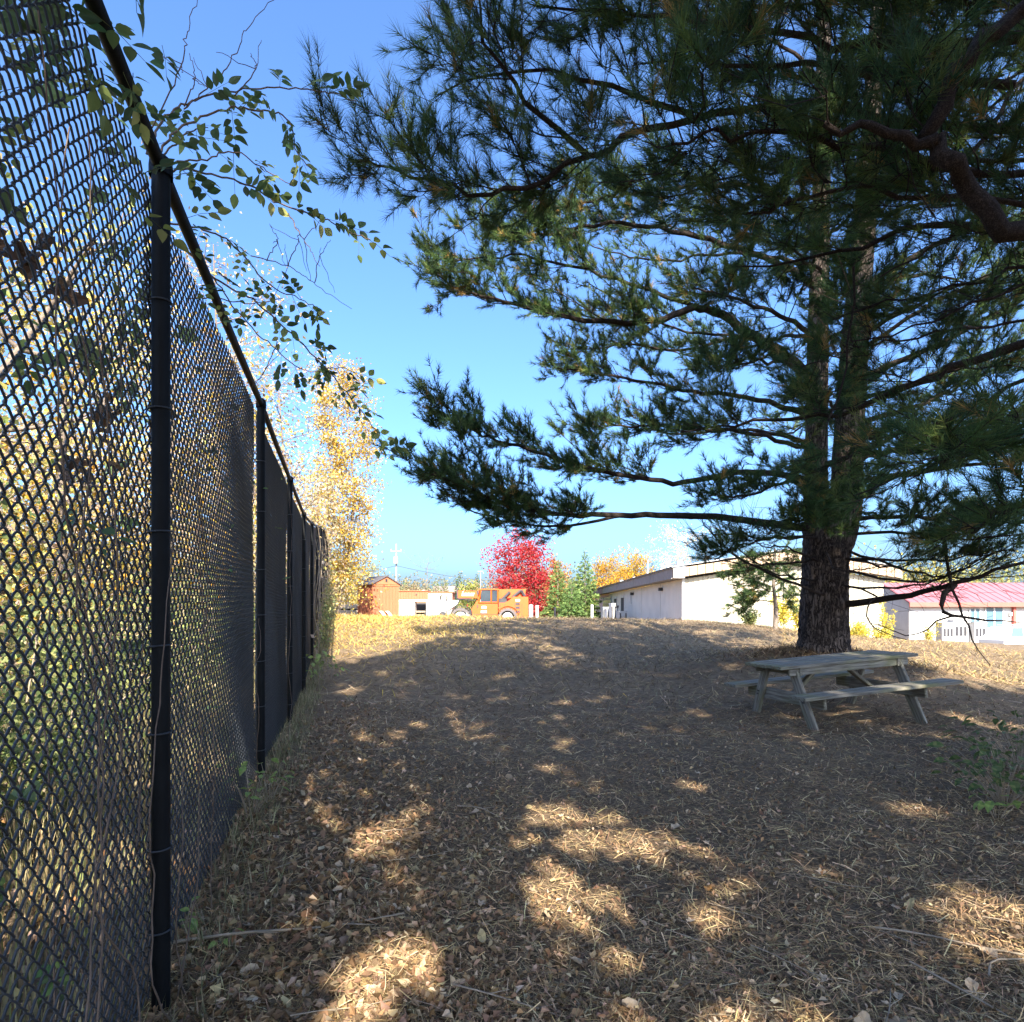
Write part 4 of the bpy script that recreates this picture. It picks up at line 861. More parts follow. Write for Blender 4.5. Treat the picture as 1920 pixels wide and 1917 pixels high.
b0 = np.c_[q, z - .01]; e = unit(np.c_[rg.normal(size=(len(s), 2)), np.zeros(len(s))]) * rg.uniform(.003, .008, (len(s), 1))
V = np.stack([b0 - e, b0 + e, tip], 1).reshape(-1, 3)
tag(build('tall_grass', V, np.arange(len(V)).reshape(-1, 3), 'leaf', col=pick(rg, [(.42, .34, .17), (.34, .29, .13), (.22, .24, .09), (.50, .42, .24), (.28, .21, .12)], len(s))), 'tall dry grass and weeds growing behind the fence', 'grass', kind='stuff')
n = 15000; s = rg.uniform(-3.5, 20, n); o_ = rg.uniform(.06, 5, n); q = FA[None] + FU[None] * s[:, None] + FN[None] * o_[:, None]
V, T, C = leaf_quads(rg, np.c_[q, gz(q[:, 0], q[:, 1]) + rg.uniform(.005, .05, n)], .08, LEAFC + [(.5, .4, .15), (.4, .2, .08)], flat=1.2)
tag(build('leaf_litter_beyond', V, T, 'litter', col=C), 'dead leaves lying on the ground behind the fence', 'litter', kind='stuff')
# grass fringe along the foot of the fence
n = 7000; s = rg.uniform(-1, 26, n); o_ = rg.normal(-.06, .12, n); q = FA[None] + FU[None] * s[:, None] + FN[None] * o_[:, None]
h = rg.uniform(.03, .15, n) * (1 + .05 * s); z = gz(q[:, 0], q[:, 1]); tip = np.c_[q + rg.normal(0, .35, (n, 2)) * h[:, None], z + h]; b0 = np.c_[q, z - .01]
e = unit(np.c_[rg.normal(size=(n, 2)), np.zeros(n)]) * rg.uniform(.002, .005, (n, 1)) * (1 + .06 * s)[:, None]
tag(build('grass_fringe', np.stack([b0 - e, b0 + e, tip], 1).reshape(-1, 3), np.arange(n * 3).reshape(-1, 3), 'leaf', col=pick(rg, [(.30, .25, .14), (.20, .19, .09), (.38, .32, .19), (.15, .15, .07)], n)), 'thin grass and weeds along the foot of the fence', 'grass', kind='stuff')

# ------------------------------------------------------------------ vines on the fence
def leaflet(L, W_, fold=.25, droop=.1):
    t = np.linspace(0, 1, 6); wv = W_ * np.array([0, .75, 1, .85, .5, 0]) * .5
    mid = np.c_[t * L, np.zeros(6), -droop * L * t ** 2]
    l = mid + np.c_[np.zeros(6), wv, fold * wv]; r = mid + np.c_[np.zeros(6), -wv, fold * wv]
    V = np.vstack([mid, l, r]); Q = []
    for i in range(5): Q += [(i, i + 1, 7 + i, 6 + i), (i + 1, i, 12 + i, 13 + i)]
    return V, Q
def compound(seed, cols, nlf):
    r = np.random.default_rng(seed); Vs, Qs, Cs, n = [], [], [], 0
    RL = .17
    spots = [(1., 0.)]
    for k in range(nlf // 2): f = .38 + .5 * k / max(1, nlf // 2 - .5); spots += [(f, 1.), (f, -1.)]
    for f, s_ in spots:
        V, Q = leaflet(.078 * r.uniform(.8, 1.1) * (.75 + .3 * f), .042 * r.uniform(.85, 1.1), r.uniform(.1, .5), r.uniform(0, .3))
        a = s_ * r.uniform(.9, 1.25) if s_ else r.normal(0, .15)
        rz = np.array([[math.cos(a), -math.sin(a), 0], [math.sin(a), math.cos(a), 0], [0, 0, 1]])
        tl = r.normal(0, .35); rx = np.array([[1, 0, 0], [0, math.cos(tl), -math.sin(tl)], [0, math.sin(tl), math.cos(tl)]])
        Vs.append(V @ rx.T @ rz.T + [f * RL, s_ * .006, -.04 * f ** 2]); Qs.append(np.array(Q) + n); n += len(V)
        Cs.append(np.tile(pick(r, cols, 1, .15), (len(Q), 1)))
    V, Q = tubes(np.array([[0, 0, 0], [RL * .5, 0, -.01], [RL, 0, -.04]]), [[.0016, .0013, .001]], 3); Vs.append(V); Qs.append(Q + n); Cs.append(np.tile([[.14, .16, .06]], (len(Q), 1)))
    return build('leaf', np.vstack(Vs), np.vstack(Qs), 'leaf', col=np.vstack(Cs), link=False)
VG = [(.10, .16, .06), (.13, .20, .06), (.085, .13, .055), (.18, .24, .07)]
CL = [compound(60 + i, VG, (5, 7, 7, 3, 5)[i % 5]) for i in range(7)] + [compound(70, [(.34, .38, .10), (.42, .40, .12)], 5), compound(71, [(.27, .34, .09)], 3)]
def broad(seed, cols):
    V, T = lobed_leaf('x', seed, 'maple'); r = np.random.default_rng(seed)
    return build('leaf', V * .17, T, 'leaf', col=np.tile(pick(r, cols, 1, .1), (len(T), 1)), link=False)
DL = []
for _i in range(3):
    _V, _T = lobed_leaf('x', 90 + _i, 'oval'); _V[:, 2] *= 2.2; DL.append(build('leaf', _V * .10, _T, 'leaf', col=np.tile(np.array([(.16, .09, .05), (.11, .065, .04), (.21, .13, .07)][_i]), (len(_T), 1)), link=False))
BL = [broad(80 + i, [(.20, .27, .09), (.14, .2, .08)]) for i in range(3)]
rv = np.random.default_rng(55)
vine = thing('climbing_vine', 'leafy green vine arching over the fence top into the sky', 'vine')
def stem(parent, pts, r0=.006, r1=.0025, nleaf=0, t0=.1, leaves=True, scale=1., K=None, mat='vinestem', name='stem', kink=.0035, lst=None, out=None):
    c = spline(pts, K or max(10, len(pts) * 6)); c[1:-1] += rv.normal(0, kink, c[1:-1].shape)
    G().tubes(c, np.linspace(r0, r1, len(c)), 5).mesh(name, mat, parent, smooth=True)
    for i in range(nleaf):
        f = t0 + (1 - t0) * (i + rv.uniform(.1, .9)) / nleaf; k = min(len(c) - 2, int(f * (len(c) - 1))); tg = unit(c[k + 1] - c[k])
        a = rv.uniform(-1.3, 1.3); d = unit(tg * .7 + np.array([math.sin(a), rv.normal(0, .5), rv.normal(-.25, .5)]))
        q = Vector(d).to_track_quat('X', 'Z') @ Euler((rv.normal(0, .7), 0, 0)).to_quaternion()
        o = obj('leaf', (lst or CL)[rv.integers(0, len(lst or CL))], parent, c[k]); o.rotation_mode = 'QUATERNION'; o.rotation_quaternion = q
        s_ = scale * rv.uniform(.7, 1.15); o.scale = (s_,) * 3
    return c
VP = lambda L: [P(*q) for q in L]
# arching stems
stem(vine, VP([(275, 290, 2.45), (300, 235, 2.5), (345, 195, 2.6), (420, 172, 2.65), (520, 165, 2.7), (600, 172, 2.75), (668, 190, 2.8)]), .005, .002, 11, .25, scale=.72)
stem(vine, VP([(285, 300, 2.45), (340, 240, 2.55), (420, 205, 2.6), (480, 205, 2.65), (540, 225, 2.7), (555, 280, 2.7), (590, 325, 2.7)]), .005, .002, 12, .2, scale=.72)
stem(vine, VP([(300, 300, 2.45), (350, 250, 2.6), (390, 240, 2.7)]), .004, .002, 5, .2, scale=.8)
stem(vine, VP([(300, 330, 2.5), (340, 315, 2.6), (400, 328, 2.7), (470, 350, 2.75), (530, 385, 2.8), (600, 408, 2.85), (660, 435, 2.85), (695, 450, 2.85)]), .005, .002, 12, .1, scale=.75)
stem(vine, VP([(300, 310, 2.5), (380, 300, 2.6), (440, 285, 2.65), (500, 320, 2.7), (550, 350, 2.7)]), .004, .0016, 6, .3, scale=.75)
stem(vine, VP([(320, 420, 3.0), (380, 430, 3.1), (440, 460, 3.2), (500, 530, 3.3), (560, 560, 3.4), (590, 575, 3.4)]), .005, .002, 13, .1, scale=.75)
stem(vine, VP([(330, 450, 3.1), (400, 520, 3.3), (470, 560, 3.4), (540, 620, 3.5), (610, 690, 3.5), (660, 750, 3.5), (700, 800, 3.5), (718, 845, 3.5)]), .006, .002, 17, .35, scale=.78)
stem(vine, VP([(400, 520, 3.3), (450, 590, 3.4), (510, 650, 3.5), (570, 695, 3.5), (640, 690, 3.5), (690, 720, 3.5)]), .004, .0018, 8, .45, scale=.8)
stem(vine, VP([(350, 560, 3.4), (410, 560, 3.4), (470, 570, 3.5), (530, 560, 3.5)]), .004, .002, 6, .3, scale=.7)
# bare whips against the sky
for pts in ([(285, 240, 2.5), (340, 120, 2.5), (352, 60, 2.5), (372, -10, 2.5)], [(345, 205, 2.6), (390, 165, 2.65), (440, 105, 2.7), (465, 50, 2.7), (520, -5, 2.7)], [(345, 200, 2.6), (365, 150, 2.6), (355, 100, 2.6)], [(470, 480, 3.4), (540, 500, 3.4), (590, 530, 3.4), (660, 580, 3.4)], [(540, 500, 3.4), (560, 450, 3.4), (555, 425, 3.4)], [(590, 530, 3.4), (600, 480, 3.4), (620, 450, 3.4)], [(500, 490, 3.4), (520, 450, 3.4), (505, 420, 3.4)], [(440, 180, 2.65), (480, 130, 2.7), (470, 100, 2.7)], [(520, 640, 3.5), (500, 690, 3.5), (480, 720, 3.5)], [(540, 400, 2.8), (570, 450, 2.8), (600, 500, 2.8)]):
    stem(vine, VP(pts), .003, .0012, 0)
    for _ in range(2):
        a = np.array(P(*pts[1])); d = rv.normal(0, .09, 3); stem(vine, [a, a + d * .6, a + d], .0018, .001, 0, K=6)
# foliage on the top corner and along the rail
for i in range(46):
    s_ = abs(rv.normal(0, .9)) - 1.0; zt = FH + rv.normal(-.05, .16); q = fence_xy(s_, rv.normal(0, .07)); p = np.array([q[0], q[1], zt + fz(0)])
    d = unit(rv.normal(size=3) + [.5, 0, -.4]); o = obj('leaf', CL[rv.integers(0, 9)], vine, p); o.rotation_mode = 'QUATERNION'; o.rotation_quaternion = Vector(d).to_track_quat('X', 'Z'); s_ = rv.uniform(.55, .85); o.scale = (s_,) * 3
# vine on the mesh: stems climb the wires from the ground
vine2 = thing('climbing_vine', 'tangle of brown vine stems and leaves climbing the nearest fence panels', 'vine')
for i in range(34):
    s0 = rv.normal(-.15, .5) if i < 22 else rv.uniform(-1.4, 6); o0 = rv.uniform(.055, .12) if i % 4 else -.05
    top = rv.uniform(1.2, 3.1); pts = []
    for k in range(8):
        f = k / 7.; q = fence_xy(s0 + .22 * math.sin(f * 3 + i) + rv.normal(0, .05), o0 + rv.normal(0, .012)); pts.append(np.array([q[0], q[1], top * f - .02 + fz(s0)]))
    stem(vine2, pts, .0032, .0016, 0, K=30, mat='vinestem')
for i in range(120):
    s_ = rv.uniform(-1.3, 5.5) if i % 3 else rv.normal(-.4, .5); zt = rv.uniform(.3, 3.05) if i % 2 else rv.normal(2.5, .4); q = fence_xy(s_, rv.uniform(.06, .22))
    p = np.array([q[0], q[1], min(zt, 3.1) + fz(s_)]); d = unit(rv.normal(size=3) + [.3, -.3, -.6])
    big = rv.random() < .3; lst = BL if big else CL
    o = obj('leaf', lst[rv.integers(0, len(lst))], vine2, p); o.rotation_mode = 'QUATERNION'; o.rotation_quaternion = Vector(d).to_track_quat('X', 'Z'); k = rv.uniform(.6, 1.0) * (.75 if not big else .9); o.scale = (k,) * 3
for (px, py, Y) in [(30, 30, 1.45), (60, 60, 1.5), (10, 110, 1.42), (90, 20, 1.6)]:
    p = P(px, py, Y); o = obj('leaf', BL[0], vine2, p, (1.2 + rv.normal(0, .3), rv.normal(0, .3), rv.uniform(0, 6)), (.7,) * 3)
for (px, py, Y, n_) in [(115, 470, 1.62, 7), (150, 520, 1.7, 5), (190, 880, 1.85, 7), (235, 790, 2.0, 5), (345, 790, 2.75, 5)]:
    for _ in range(n_):
        p = P(px, py, Y) + rv.normal(0, .035, 3) + [-.09, .02, 0]; k = rv.uniform(.4, .75); obj('leaf', DL[rv.integers(0, 3)], vine2, p, tuple(rv.uniform(0, 6, 3)), (k,) * 3)
# far vine curtain near the end of the fence
vine3 = thing('climbing_vine', 'dry tangled vine curtain on the far end of the fence', 'vine')
for i in range(26):
    s0 = rv.uniform(12, 27); pts = []
    top = rv.uniform(1, 3.2)
    for k in range(6):
        f = k / 5.; q = fence_xy(s0 + .4 * math.sin(f * 3 + i), -.06 + rv.normal(0, .05)); pts.append(np.array([q[0], q[1], top * f + fz(s0)]))
    stem(vine3, pts, .010, .006, 0, K=14, mat='drystem')
pos = []
for i in range(2600):
    s0 = rv.uniform(14, 27.2); q = fence_xy(s0, rv.normal(-.08, .14)); pos.append((q[0], q[1], fz(s0) + abs(rv.normal(0, .9)) * (.35 + .05 * (s0 - 12))))
V, T, C = leaf_quads(rv, np.array(pos), .085, UG + [(.34, .28, .12), (.4, .36, .14)], aspect=.6); tag(build('foliage', V, T, 'leaf', vine3, col=C), kind='stuff')

# weeds at the fence foot and at the right edge
def weed(label, p, n, size, seed, cols=None, H=.3, spread=.2, grp='small weeds at ground level'):
    r = np.random.default_rng(seed); z = float(gz(p[0], p[1])); t = thing('weed_plant', label, 'plant', (p[0], p[1], z), group=grp)
    c = compound_single(seed, cols or [(.22, .30, .08), (.30, .38, .11)])
    for i in range(n):
        a = r.uniform(0, 6.28); rr = spread * math.sqrt(r.random()); hh = H * r.uniform(.3, 1)
        e = np.array([rr * math.cos(a), rr * math.sin(a), hh]); G().tubes(spline([(e[0] * .1, e[1] * .1, -.02), e * [.5, .5, .6], e], 6), np.linspace(.0025, .0015, 6), 4).mesh('stem', 'drystem', t, smooth=True)
        o = obj('leaf', c, t, e, (r.normal(0, .4), r.normal(.2, .3), a), (size * r.uniform(.7, 1.2),) * 3)
        if r.random() < .7: obj('leaf', c, t, e * [.7, .7, .75], (r.normal(0, .4), r.normal(.2, .3), a + 2 + r.normal(0, .4)), (size * r.uniform(.5, 1),) * 3)
    return t
def compound_single(seed, cols):
    r = np.random.default_rng(seed); V, Q = leaflet(1., .55, .3, .2); return build('leaf', V, Q, 'leaf', col=pick(r, cols, len(Q), .1), link=False)
for i, (px, py, Y, n_, sz, H, sp, lab) in enumerate([
    (345, 1745, 2.85, 4, .065, .14, .06, 'small bright green seedling beside the nearest fence post'),
    (420, 1755, 2.8, 3, .05, .10, .06, 'tiny green seedling right of the nearest fence post'),
    (470, 1540, 4.3, 12, .085, .42, .22, 'pale green leafy weed at the foot of the second fence post'),
    (505, 1500, 4.7, 10, .08, .38, .2, 'arching green weed just right of the second fence post'),
    (600, 1290, 11.5, 14, .14, .9, .35, 'bright green weed clump by the fifth fence post'),
    (620, 1285, 12.5, 10, .13, .5, .4, 'low green weed clump spilling from the fence line'),
    (1885, 1500, 4.8, 64, .10, .45, .45, 'dark leafy bramble clump at the right frame edge'),
    (1910, 1425, 5.8, 60, .11, .5, .6, 'dark low shrub behind the bramble at the right frame edge'),
    (1870, 1510, 4.5, 8, .10, .34, .22, 'bright green leaves in front of the bramble clump')]):
    q = P(px, py, Y); weed(lab, (q[0], Y), n_, sz, 400 + i, [(.09, .13, .04), (.14, .18, .06)] if i in (6, 7) else None, H, sp)

# ------------------------------------------------------------------ buildings
def quadmesh(name, pts, mat, parent, thick=.0):
    return build(name, np.array(pts, float), np.arange(len(pts)).reshape(-1, 4), mat, parent)
def world_g(): return G()
# long white building on the right
wb = thing('metal_building', 'long low white building with grey fascia behind the mound', 'building', (10.67, 40, 0))
XL, XR, YN, YF = 0., 12.6, 0., 43.
zE, zT, zB = 3.55, 4.22, -2.2; zP = 4.22 + .152 * 6.3
core = G(); core.prism([(XL + .06, zB), (XR - .06, zB), (XR - .06, zE), (6.3, zE + .9), (XL + .06, zE)], YN + .06, YF); core.mesh('wall', 'white', wb)
# left long wall: separate panels with dark joints
edges = [0, 6.0, 12.6, 20.5, 22.5, 24.5, 28, 35, 43]
for i in range(len(edges) - 1):
    G().span((XL - .01, edges[i] + .05, zB), (XL + .05, edges[i + 1] - .05, zE)).mesh('wall_panel', 'sidewall', wb)
for e_ in edges[1:-1]: G().span((XL + .005, e_ - .06, zB), (XL + .056, e_ + .06, zE)).mesh('panel_joint', 'joint', wb)
for yy in (21.0, 25.2): 
    d = G().span((XL - .04, yy, zB), (XL - .012, yy + 1.5, 2.9)).mesh('door', 'joint', wb)
    G().span((XL - .07, yy - .1, 2.9), (XL - .012, yy + 1.6, 3.05)).mesh('frame', 'whitepaint', d)
G().span((XL - .10, 28.5, .4), (XL - .012, 34.5, 3.2)).mesh('window', 'carglass', wb)
for yy in (5.2, 16.0):
    l = G().span((XL - .28, yy, 3.0), (XL - .012, yy + .35, 3.22)).mesh('wall_lamp', 'darkmetal', wb)
G().span((XL - .16, 17, 3.1 - .9), (XL - .012, 17.15, 3.3)).mesh('downspout', 'whitepaint', wb)
# gable wall of vertical ribbed sheets
nb_ = 40
for i in range(nb_):
    x0 = XL + .02 + i * (XR - .04) / nb_; x1 = x0 + (XR - .04) / nb_
    ztop = zE + (.145 * min((x0 + x1) / 2, XR - (x0 + x1) / 2))
    G().prism([(x0 + .016, .05), (x1 - .016, .05), (x1 - .016, ztop), (x0 + .016, ztop)], YN + .02, YN + .058).mesh('rib_panel', 'white', wb)
core2 = G().prism([(XL + .1, zB), (XR - .1, zB), (XR - .1, zE), (6.3, zE + .88), (XL + .1, zE)], YN + .0585, YN + .0595).mesh('rib_gap_shade', 'fasciatan', wb)  # tan sheet added behind the ribs: shade of their gaps put into colour
G().span((XL - .02, YN - .05, zB), (XR + .02, YN + .05, .04)).mesh('plinth', 'concrete', wb)
G().span((XL - .05, YN - .045, zB), (XL + .10, YN + .04, zE)).mesh('corner_trim', 'whitepaint', wb)
# fascia boxes along the eave, each a length of its own
for i, (a_, b_) in enumerate([(-.6, 5.9), (6.0, 12.4), (12.5, 20.4), (20.5, 30), (30.1, 44)]):
    G().span((XL - .75, a_, zE + .02), (XL - .02, b_, zT)).mesh('fascia', 'fascia', wb)
    G().span((XL - .85, a_, zT + .003), (XL + .3, b_, zT + .06)).mesh('drip_edge', 'steel', wb)
# gable rake fascia, panels with joints
for s_ in (0, 1):
    for i in range(14):
        u0, u1 = i / 14., (i + 1) / 14. - .006
        xa, xb = (-.75 + u0 * 7.05, -.75 + u1 * 7.05) if s_ == 0 else (13.35 - u1 * 7.05, 13.35 - u0 * 7.05)
        zz_ = lambda x: zE + .03 + .152 * (x + .75 if s_ == 0 else 13.35 - x) 
        G().prism([(xa, zz_(xa)), (xb, zz_(xb)), (xb, zz_(xb) + .56), (xa, zz_(xa) + .56)], YN - .62, YN - .5).mesh('rake_fascia', 'fasciatan', wb)
    xa, xb = (-.85, 6.3) if s_ == 0 else (13.45, 6.3)
    zz_ = lambda x: zT + .03 + .152 * (x + .75 if s_ == 0 else 13.35 - x)
    G().prism([(xa, zz_(xa)), (xb, zz_(xb)), (xb, zz_(xb) + .06), (xa, zz_(xa) + .06)] if s_ == 0 else [(xb, zz_(xb)), (xa, zz_(xa)), (xa, zz_(xa) + .06), (xb, zz_(xb) + .06)], YN - .7, YF + .5).mesh('roof', 'steel', wb)
    G().prism([(xa, zz_(xa) - .7), (xb, zz_(xb) - .7), (xb, zz_(xb) - .64), (xa, zz_(xa) - .64)] if s_ == 0 else [(xb, zz_(xb) - .7), (xa, zz_(xa) - .7), (xa, zz_(xa) - .64), (xb, zz_(xb) - .64)], YN - .498, YN + .1).mesh('soffit', 'fascia', wb)
for (vx, vy, h_, r_) in [(.9, 4.2, .55, .22), (1.2, 8.6, .9, .14), (1.0, 9.6, .45, .25), (.9, 14.5, 1.5, .05), (1.2, 22, .5, .2), (1.3, 30, .6, .2)]:
    G().tubes(np.array([[vx, vy, zT], [vx, vy, zT + h_ + .2], [vx, vy, zT + h_ + .201]]), [r_, r_, .01], 10).mesh('roof_vent', 'whitepaint', wb)
# clutter at its far end
for i, (px, Y, w_, h_, m_, lab, nm, ct) in enumerate([
    (1134, 60, .55, 1.6, 'steel', 'pale grey metal cabinet at the far corner of the white building', 'metal_cabinet', 'cabinet'),
    (1141, 58, .5, 1.4, 'whitepaint', 'white upright board leaning near the far corner of the white building', 'upright_board', 'board'),
    (1148, 57, .35, 1.9, 'whitepaint', 'white drum beside the window of the white building', 'storage_drum', 'drum'),
    (1155, 57, .25, 1.7, 'darkmetal', 'dark upright frame beside the doors of the white building', 'equipment_rack', 'rack'),
    (1166, 55, .7, 1.2, 'steel', 'low grey machine parked by the white building doors', 'low_machine', 'machine')]):
    x_, y_ = at(px, Y); z_ = float(gz(x_, y_)); t = thing(nm, lab, ct, (x_, y_, z_), .2)
    g = G(); g.span((-w_ / 2, -.3, 0), (w_ / 2, .3, h_ * .94)); g.mesh('body', m_, t)
    G().span((-w_ / 2 - .03, -.33, h_ * .94 + .002), (w_ / 2 + .03, .33, h_)).mesh('top', m_, t)
    for sx in (-.35, .35): G().span((sx * w_ - .05, -.34, .1), (sx * w_ + .05, -.302, h_ * .85)).mesh('batten', 'darkmetal' if m_ != 'darkmetal' else 'steel', t)

# red roofed building far right
rb = thing('red_roof_building', 'white building with a red metal roof at the right edge', 'building', (31.04, 50, 0))
LX = 34.; zb_ = -2.5; ze = 2.18; ry = 3.4; zr_ = 3.95
G().prism([(.0, zb_), (LX, zb_), (LX, ze), (.0, ze)], .02, ry * 2).mesh('wall', 'whitepaint', rb)
g = G(); v = np.array([(-.0, .02, zb_), (0, 2 * ry, zb_), (0, 2 * ry, ze), (0, ry, zr_ - .1), (0, .02, ze)]); v[:, 0] = -.02
g.add(np.vstack([v, v + [.08, 0, 0]]), [(0, 1, 2, 4), (5, 9, 7, 6)]).add(np.vstack([v[[2, 3, 4]], v[[2, 3, 4]] + [.08, 0, 0]]), [(0, 1, 2), (5, 4, 3)]); g.mesh('end_wall', 'whitepaint', rb)
def slope(y0, y1, z0_, z1_, x0, x1, th=.08):
    return np.array([(x0, y0, z0_), (x1, y0, z0_), (x1, y1, z1_), (x0, y1, z1_), (x0, y0, z0_ - th), (x1, y0, z0_ - th), (x1, y1, z1_ - th), (x0, y1, z1_ - th)])
BOXF = [(0, 1, 2, 3), (7, 6, 5, 4), (0, 4, 5, 1), (1, 5, 6, 2), (2, 6, 7, 3), (3, 7, 4, 0)]
for a_ in (0, 1):
    y0 = -.5 if a_ == 0 else 2 * ry + .5
    rf = build('roof', slope(y0, ry, ze + .08, zr_, -.3, LX + .3), BOXF, 'redroof', rb)
    if a_ == 0:
        for k in range(56):
            xk = -.25 + k * .62; build('seam', slope(y0, ry, ze + .115, zr_ + .035, xk, xk + .035, .03), BOXF, 'redroof', rf)
for k in range(6): G().span((-.3 + k * 6., -.56, ze - .27), (5.68 + k * 6., -.502, ze + .075)).mesh('eave_trim', 'redtrim', rb)
for (x0, x1, z0_, z1_) in [(4.7, 5.5, .45, 1.75), (5.9, 7.3, .3, 1.85)]:
    wn = G().span((x0, -.03, z0_), (x1, .018, z1_)).mesh('window', 'carglass', rb)
    for k in range(3): xx = x0 + (x1 - x0) * k / 2.; G().span((xx - .06, -.07, z0_), (xx + .06, -.032, z1_)).mesh('frame', 'whitepaint', wn)
    G().span((x0 - .12, -.10, z0_ - .10), (x1 + .12, -.032, z0_ - .01)).mesh('sill', 'whitepaint', wn)
G().span((8.0, -.2, .1), (8.2, .018, 1.9)).mesh('downspout', 'redtrim', rb)
G().span((7.75, -.16, 1.2), (7.95, .018, 1.5)).mesh('wall_lamp', 'steel', rb)
for k in range(3): G().span((9.2 + k * 4, -.02, zb_), (12.8 + k * 4, .019, 1.9)).mesh('garage_door', 'white', rb)
# small things in front of it
for i, (px, Y, w_, d_, h_, lab) in enumerate([(1772, 47, .9, .7, 1.3, 'white outdoor unit with dark fan opening, left of the pair'), (1796, 47, 1.1, .7, 1.5, 'white outdoor unit with dark slots, in the middle'), (1832, 46.5, .9, .7, 1.3, 'white outdoor unit nearest to the parked car')]):
    x_, y_ = at(px, Y); z_ = 1.42 - 52 / F * Y; t = thing('outdoor_unit', lab, 'machine', (x_, y_, z_), group='white units before the red roofed building')
    G().span((-w_ / 2, -d_ / 2, -2), (w_ / 2, d_ / 2, h_)).mesh('housing', 'whitepaint', t)
    G().span((-w_ / 2 - .04, -d_ / 2 - .04, h_ + .002), (w_ / 2 + .04, d_ / 2 + .04, h_ + .06)).mesh('lid', 'whitepaint', t)
    for k in range(3): G().span((-w_ * .38 + k * .28 * w_, -d_ / 2 - .02, h_ * .25), (-w_ * .38 + (k * .28 + .18) * w_, -d_ / 2 - .002, h_ * .7)).mesh('opening', 'darkmetal', t)
    G().tubes(np.array([[0, -d_ / 2 - .004, h_ * .82], [0, -d_ / 2 - .05, h_ * .82]]), [.14, .14], 12).mesh('fan_ring', 'steel', t)

# parked white car
cx_, cy_ = at(1932, 36); cz_ = float(gz(cx_, cy_))
car = thing('parked_car', 'white estate car parked below the mound at the right edge', 'car', (cx_, cy_, cz_), .05)
prof = [(-2.3, .35), (2.3, .35), (2.32, .75), (2.2, .92), (1.3, 1.0), (-2.05, 1.02), (-2.3, .85)]
b_ = G().prism(prof, -.9, .9).mesh('body', 'carwhite', car)
cab = G(); lo = np.array([(-2.05, -.88, 1.02), (1.35, -.88, .99), (1.35, .88, .99), (-2.05, .88, 1.02)]); hi = np.array([(-1.72, -.70, 1.60), (.35, -.70, 1.62), (.35, .70, 1.62), (-1.72, .70, 1.60)])
cab.add(np.vstack([lo, hi]), BOXF[:1] and [(3, 2, 1, 0), (4, 5, 6, 7), (0, 1, 5, 4), (1, 2, 6, 5), (2, 3, 7, 6), (3, 0, 4, 7)]).mesh('cabin', 'carwhite', car)
def on_side(x, z, o=.012):
    f = (z - 1.0) / .6; return (x, -(.88 - .18 * f) - o, z)
for (x0, x1, xt0, xt1) in [(-1.88, -1.15, -1.66, -1.12), (-1.06, -.1, -1.04, -.1), (.0, 1.1, .0, .42)]:
    for sg in (1, -1):
        q = np.array([on_side(x0, 1.06), on_side(x1, 1.06), on_side(xt1, 1.54), on_side(xt0, 1.54)]); q[:, 1] *= sg
        build('side_window', q, [(0, 1, 2, 3)], 'carglass', car)
build('windscreen', np.array([(1.34, -.8, 1.04), (1.34, .8, 1.04), (.42, .66, 1.59), (.42, -.66, 1.59)]) + [.03, 0, .02], [(0, 1, 2, 3)], 'carglass', car)
for sy in (-.55, .55): G().tubes(np.array([[-1.5, sy, 1.68], [.1, sy, 1.68]]), [.02, .02], 6).mesh('roof_rail', 'steel', car)
G().span((.95, -1.02, 1.0), (1.12, -.89, 1.14)).mesh('mirror', 'carwhite', car)
for sx in (-1.45, 1.4):
    for sy in (-.82, .82):
        wl = G().tubes(np.array([[sx, sy - .1, .33], [sx, sy - .09, .33], [sx, sy + .09, .33], [sx, sy + .1, .33]]), [.25, .33, .33, .25], 20).mesh('wheel', 'tyre', car, smooth=False)
        G().tubes(np.array([[sx, sy - .11, .33], [sx, sy + .11, .33]]), [.2, .2], 16).mesh('rim', 'steel', wl)
for sy in (-.6, .6): G().span((2.25, sy - .2, .68), (2.34, sy + .2, .84)).mesh('headlight', 'steel', car)

# ------------------------------------------------------------------ shed, slabs, containers
sx_, sy_ = at(709, 38); sz_ = float(gz(sx_, sy_))
shed = thing('garden_shed', 'tall narrow rust red shed with grey shingle roof on the mound', 'shed', (sx_, sy_, sz_), math.radians(40))
W2, D2, HE, HR = .86, .95, 2.55, 2.98
base_z = -.6
for i in range(8):
    x0 = -W2 + i * 2 * W2 / 8; G().span((x0 + .006, -D2, base_z), (x0 + 2 * W2 / 8 - .006, -D2 + .05, HE)).mesh('siding_board', 'shed', shed)
    y0 = -D2 + .052 + i * (2 * D2 - .104) / 8; y1 = y0 + (2 * D2 - .104) / 8 - .012
    G().span((-W2, y0, base_z), (-W2 + .05, y1, HE)).mesh('siding_board', 'shed', shed)
    G().span((W2 - .05, y0, base_z), (W2, y1, HE)).mesh('siding_board', 'shed', shed)
G().span((-W2 + .052, -D2 + .052, base_z), (W2 - .052, D2 - .052, HE - .01)).mesh('core', 'shed', shed)
G().span((-W2, D2 - .05, base_z), (W2, D2, HE)).mesh('back_wall', 'shed', shed)
gab = [(-W2 - .06, HE), (W2 + .06, HE), (0, HR + .0)]
G().prism(gab, -D2 - .04, -D2 + .02).mesh('gable', 'shedtrim', shed); G().prism(gab, D2 - .02, D2 + .04).mesh('gable', 'shedtrim', shed)
G().span((-.06, -D2 - .07, HR - .28), (.06, -D2 - .042, HR - .12)).mesh('vent', 'darkmetal', shed)
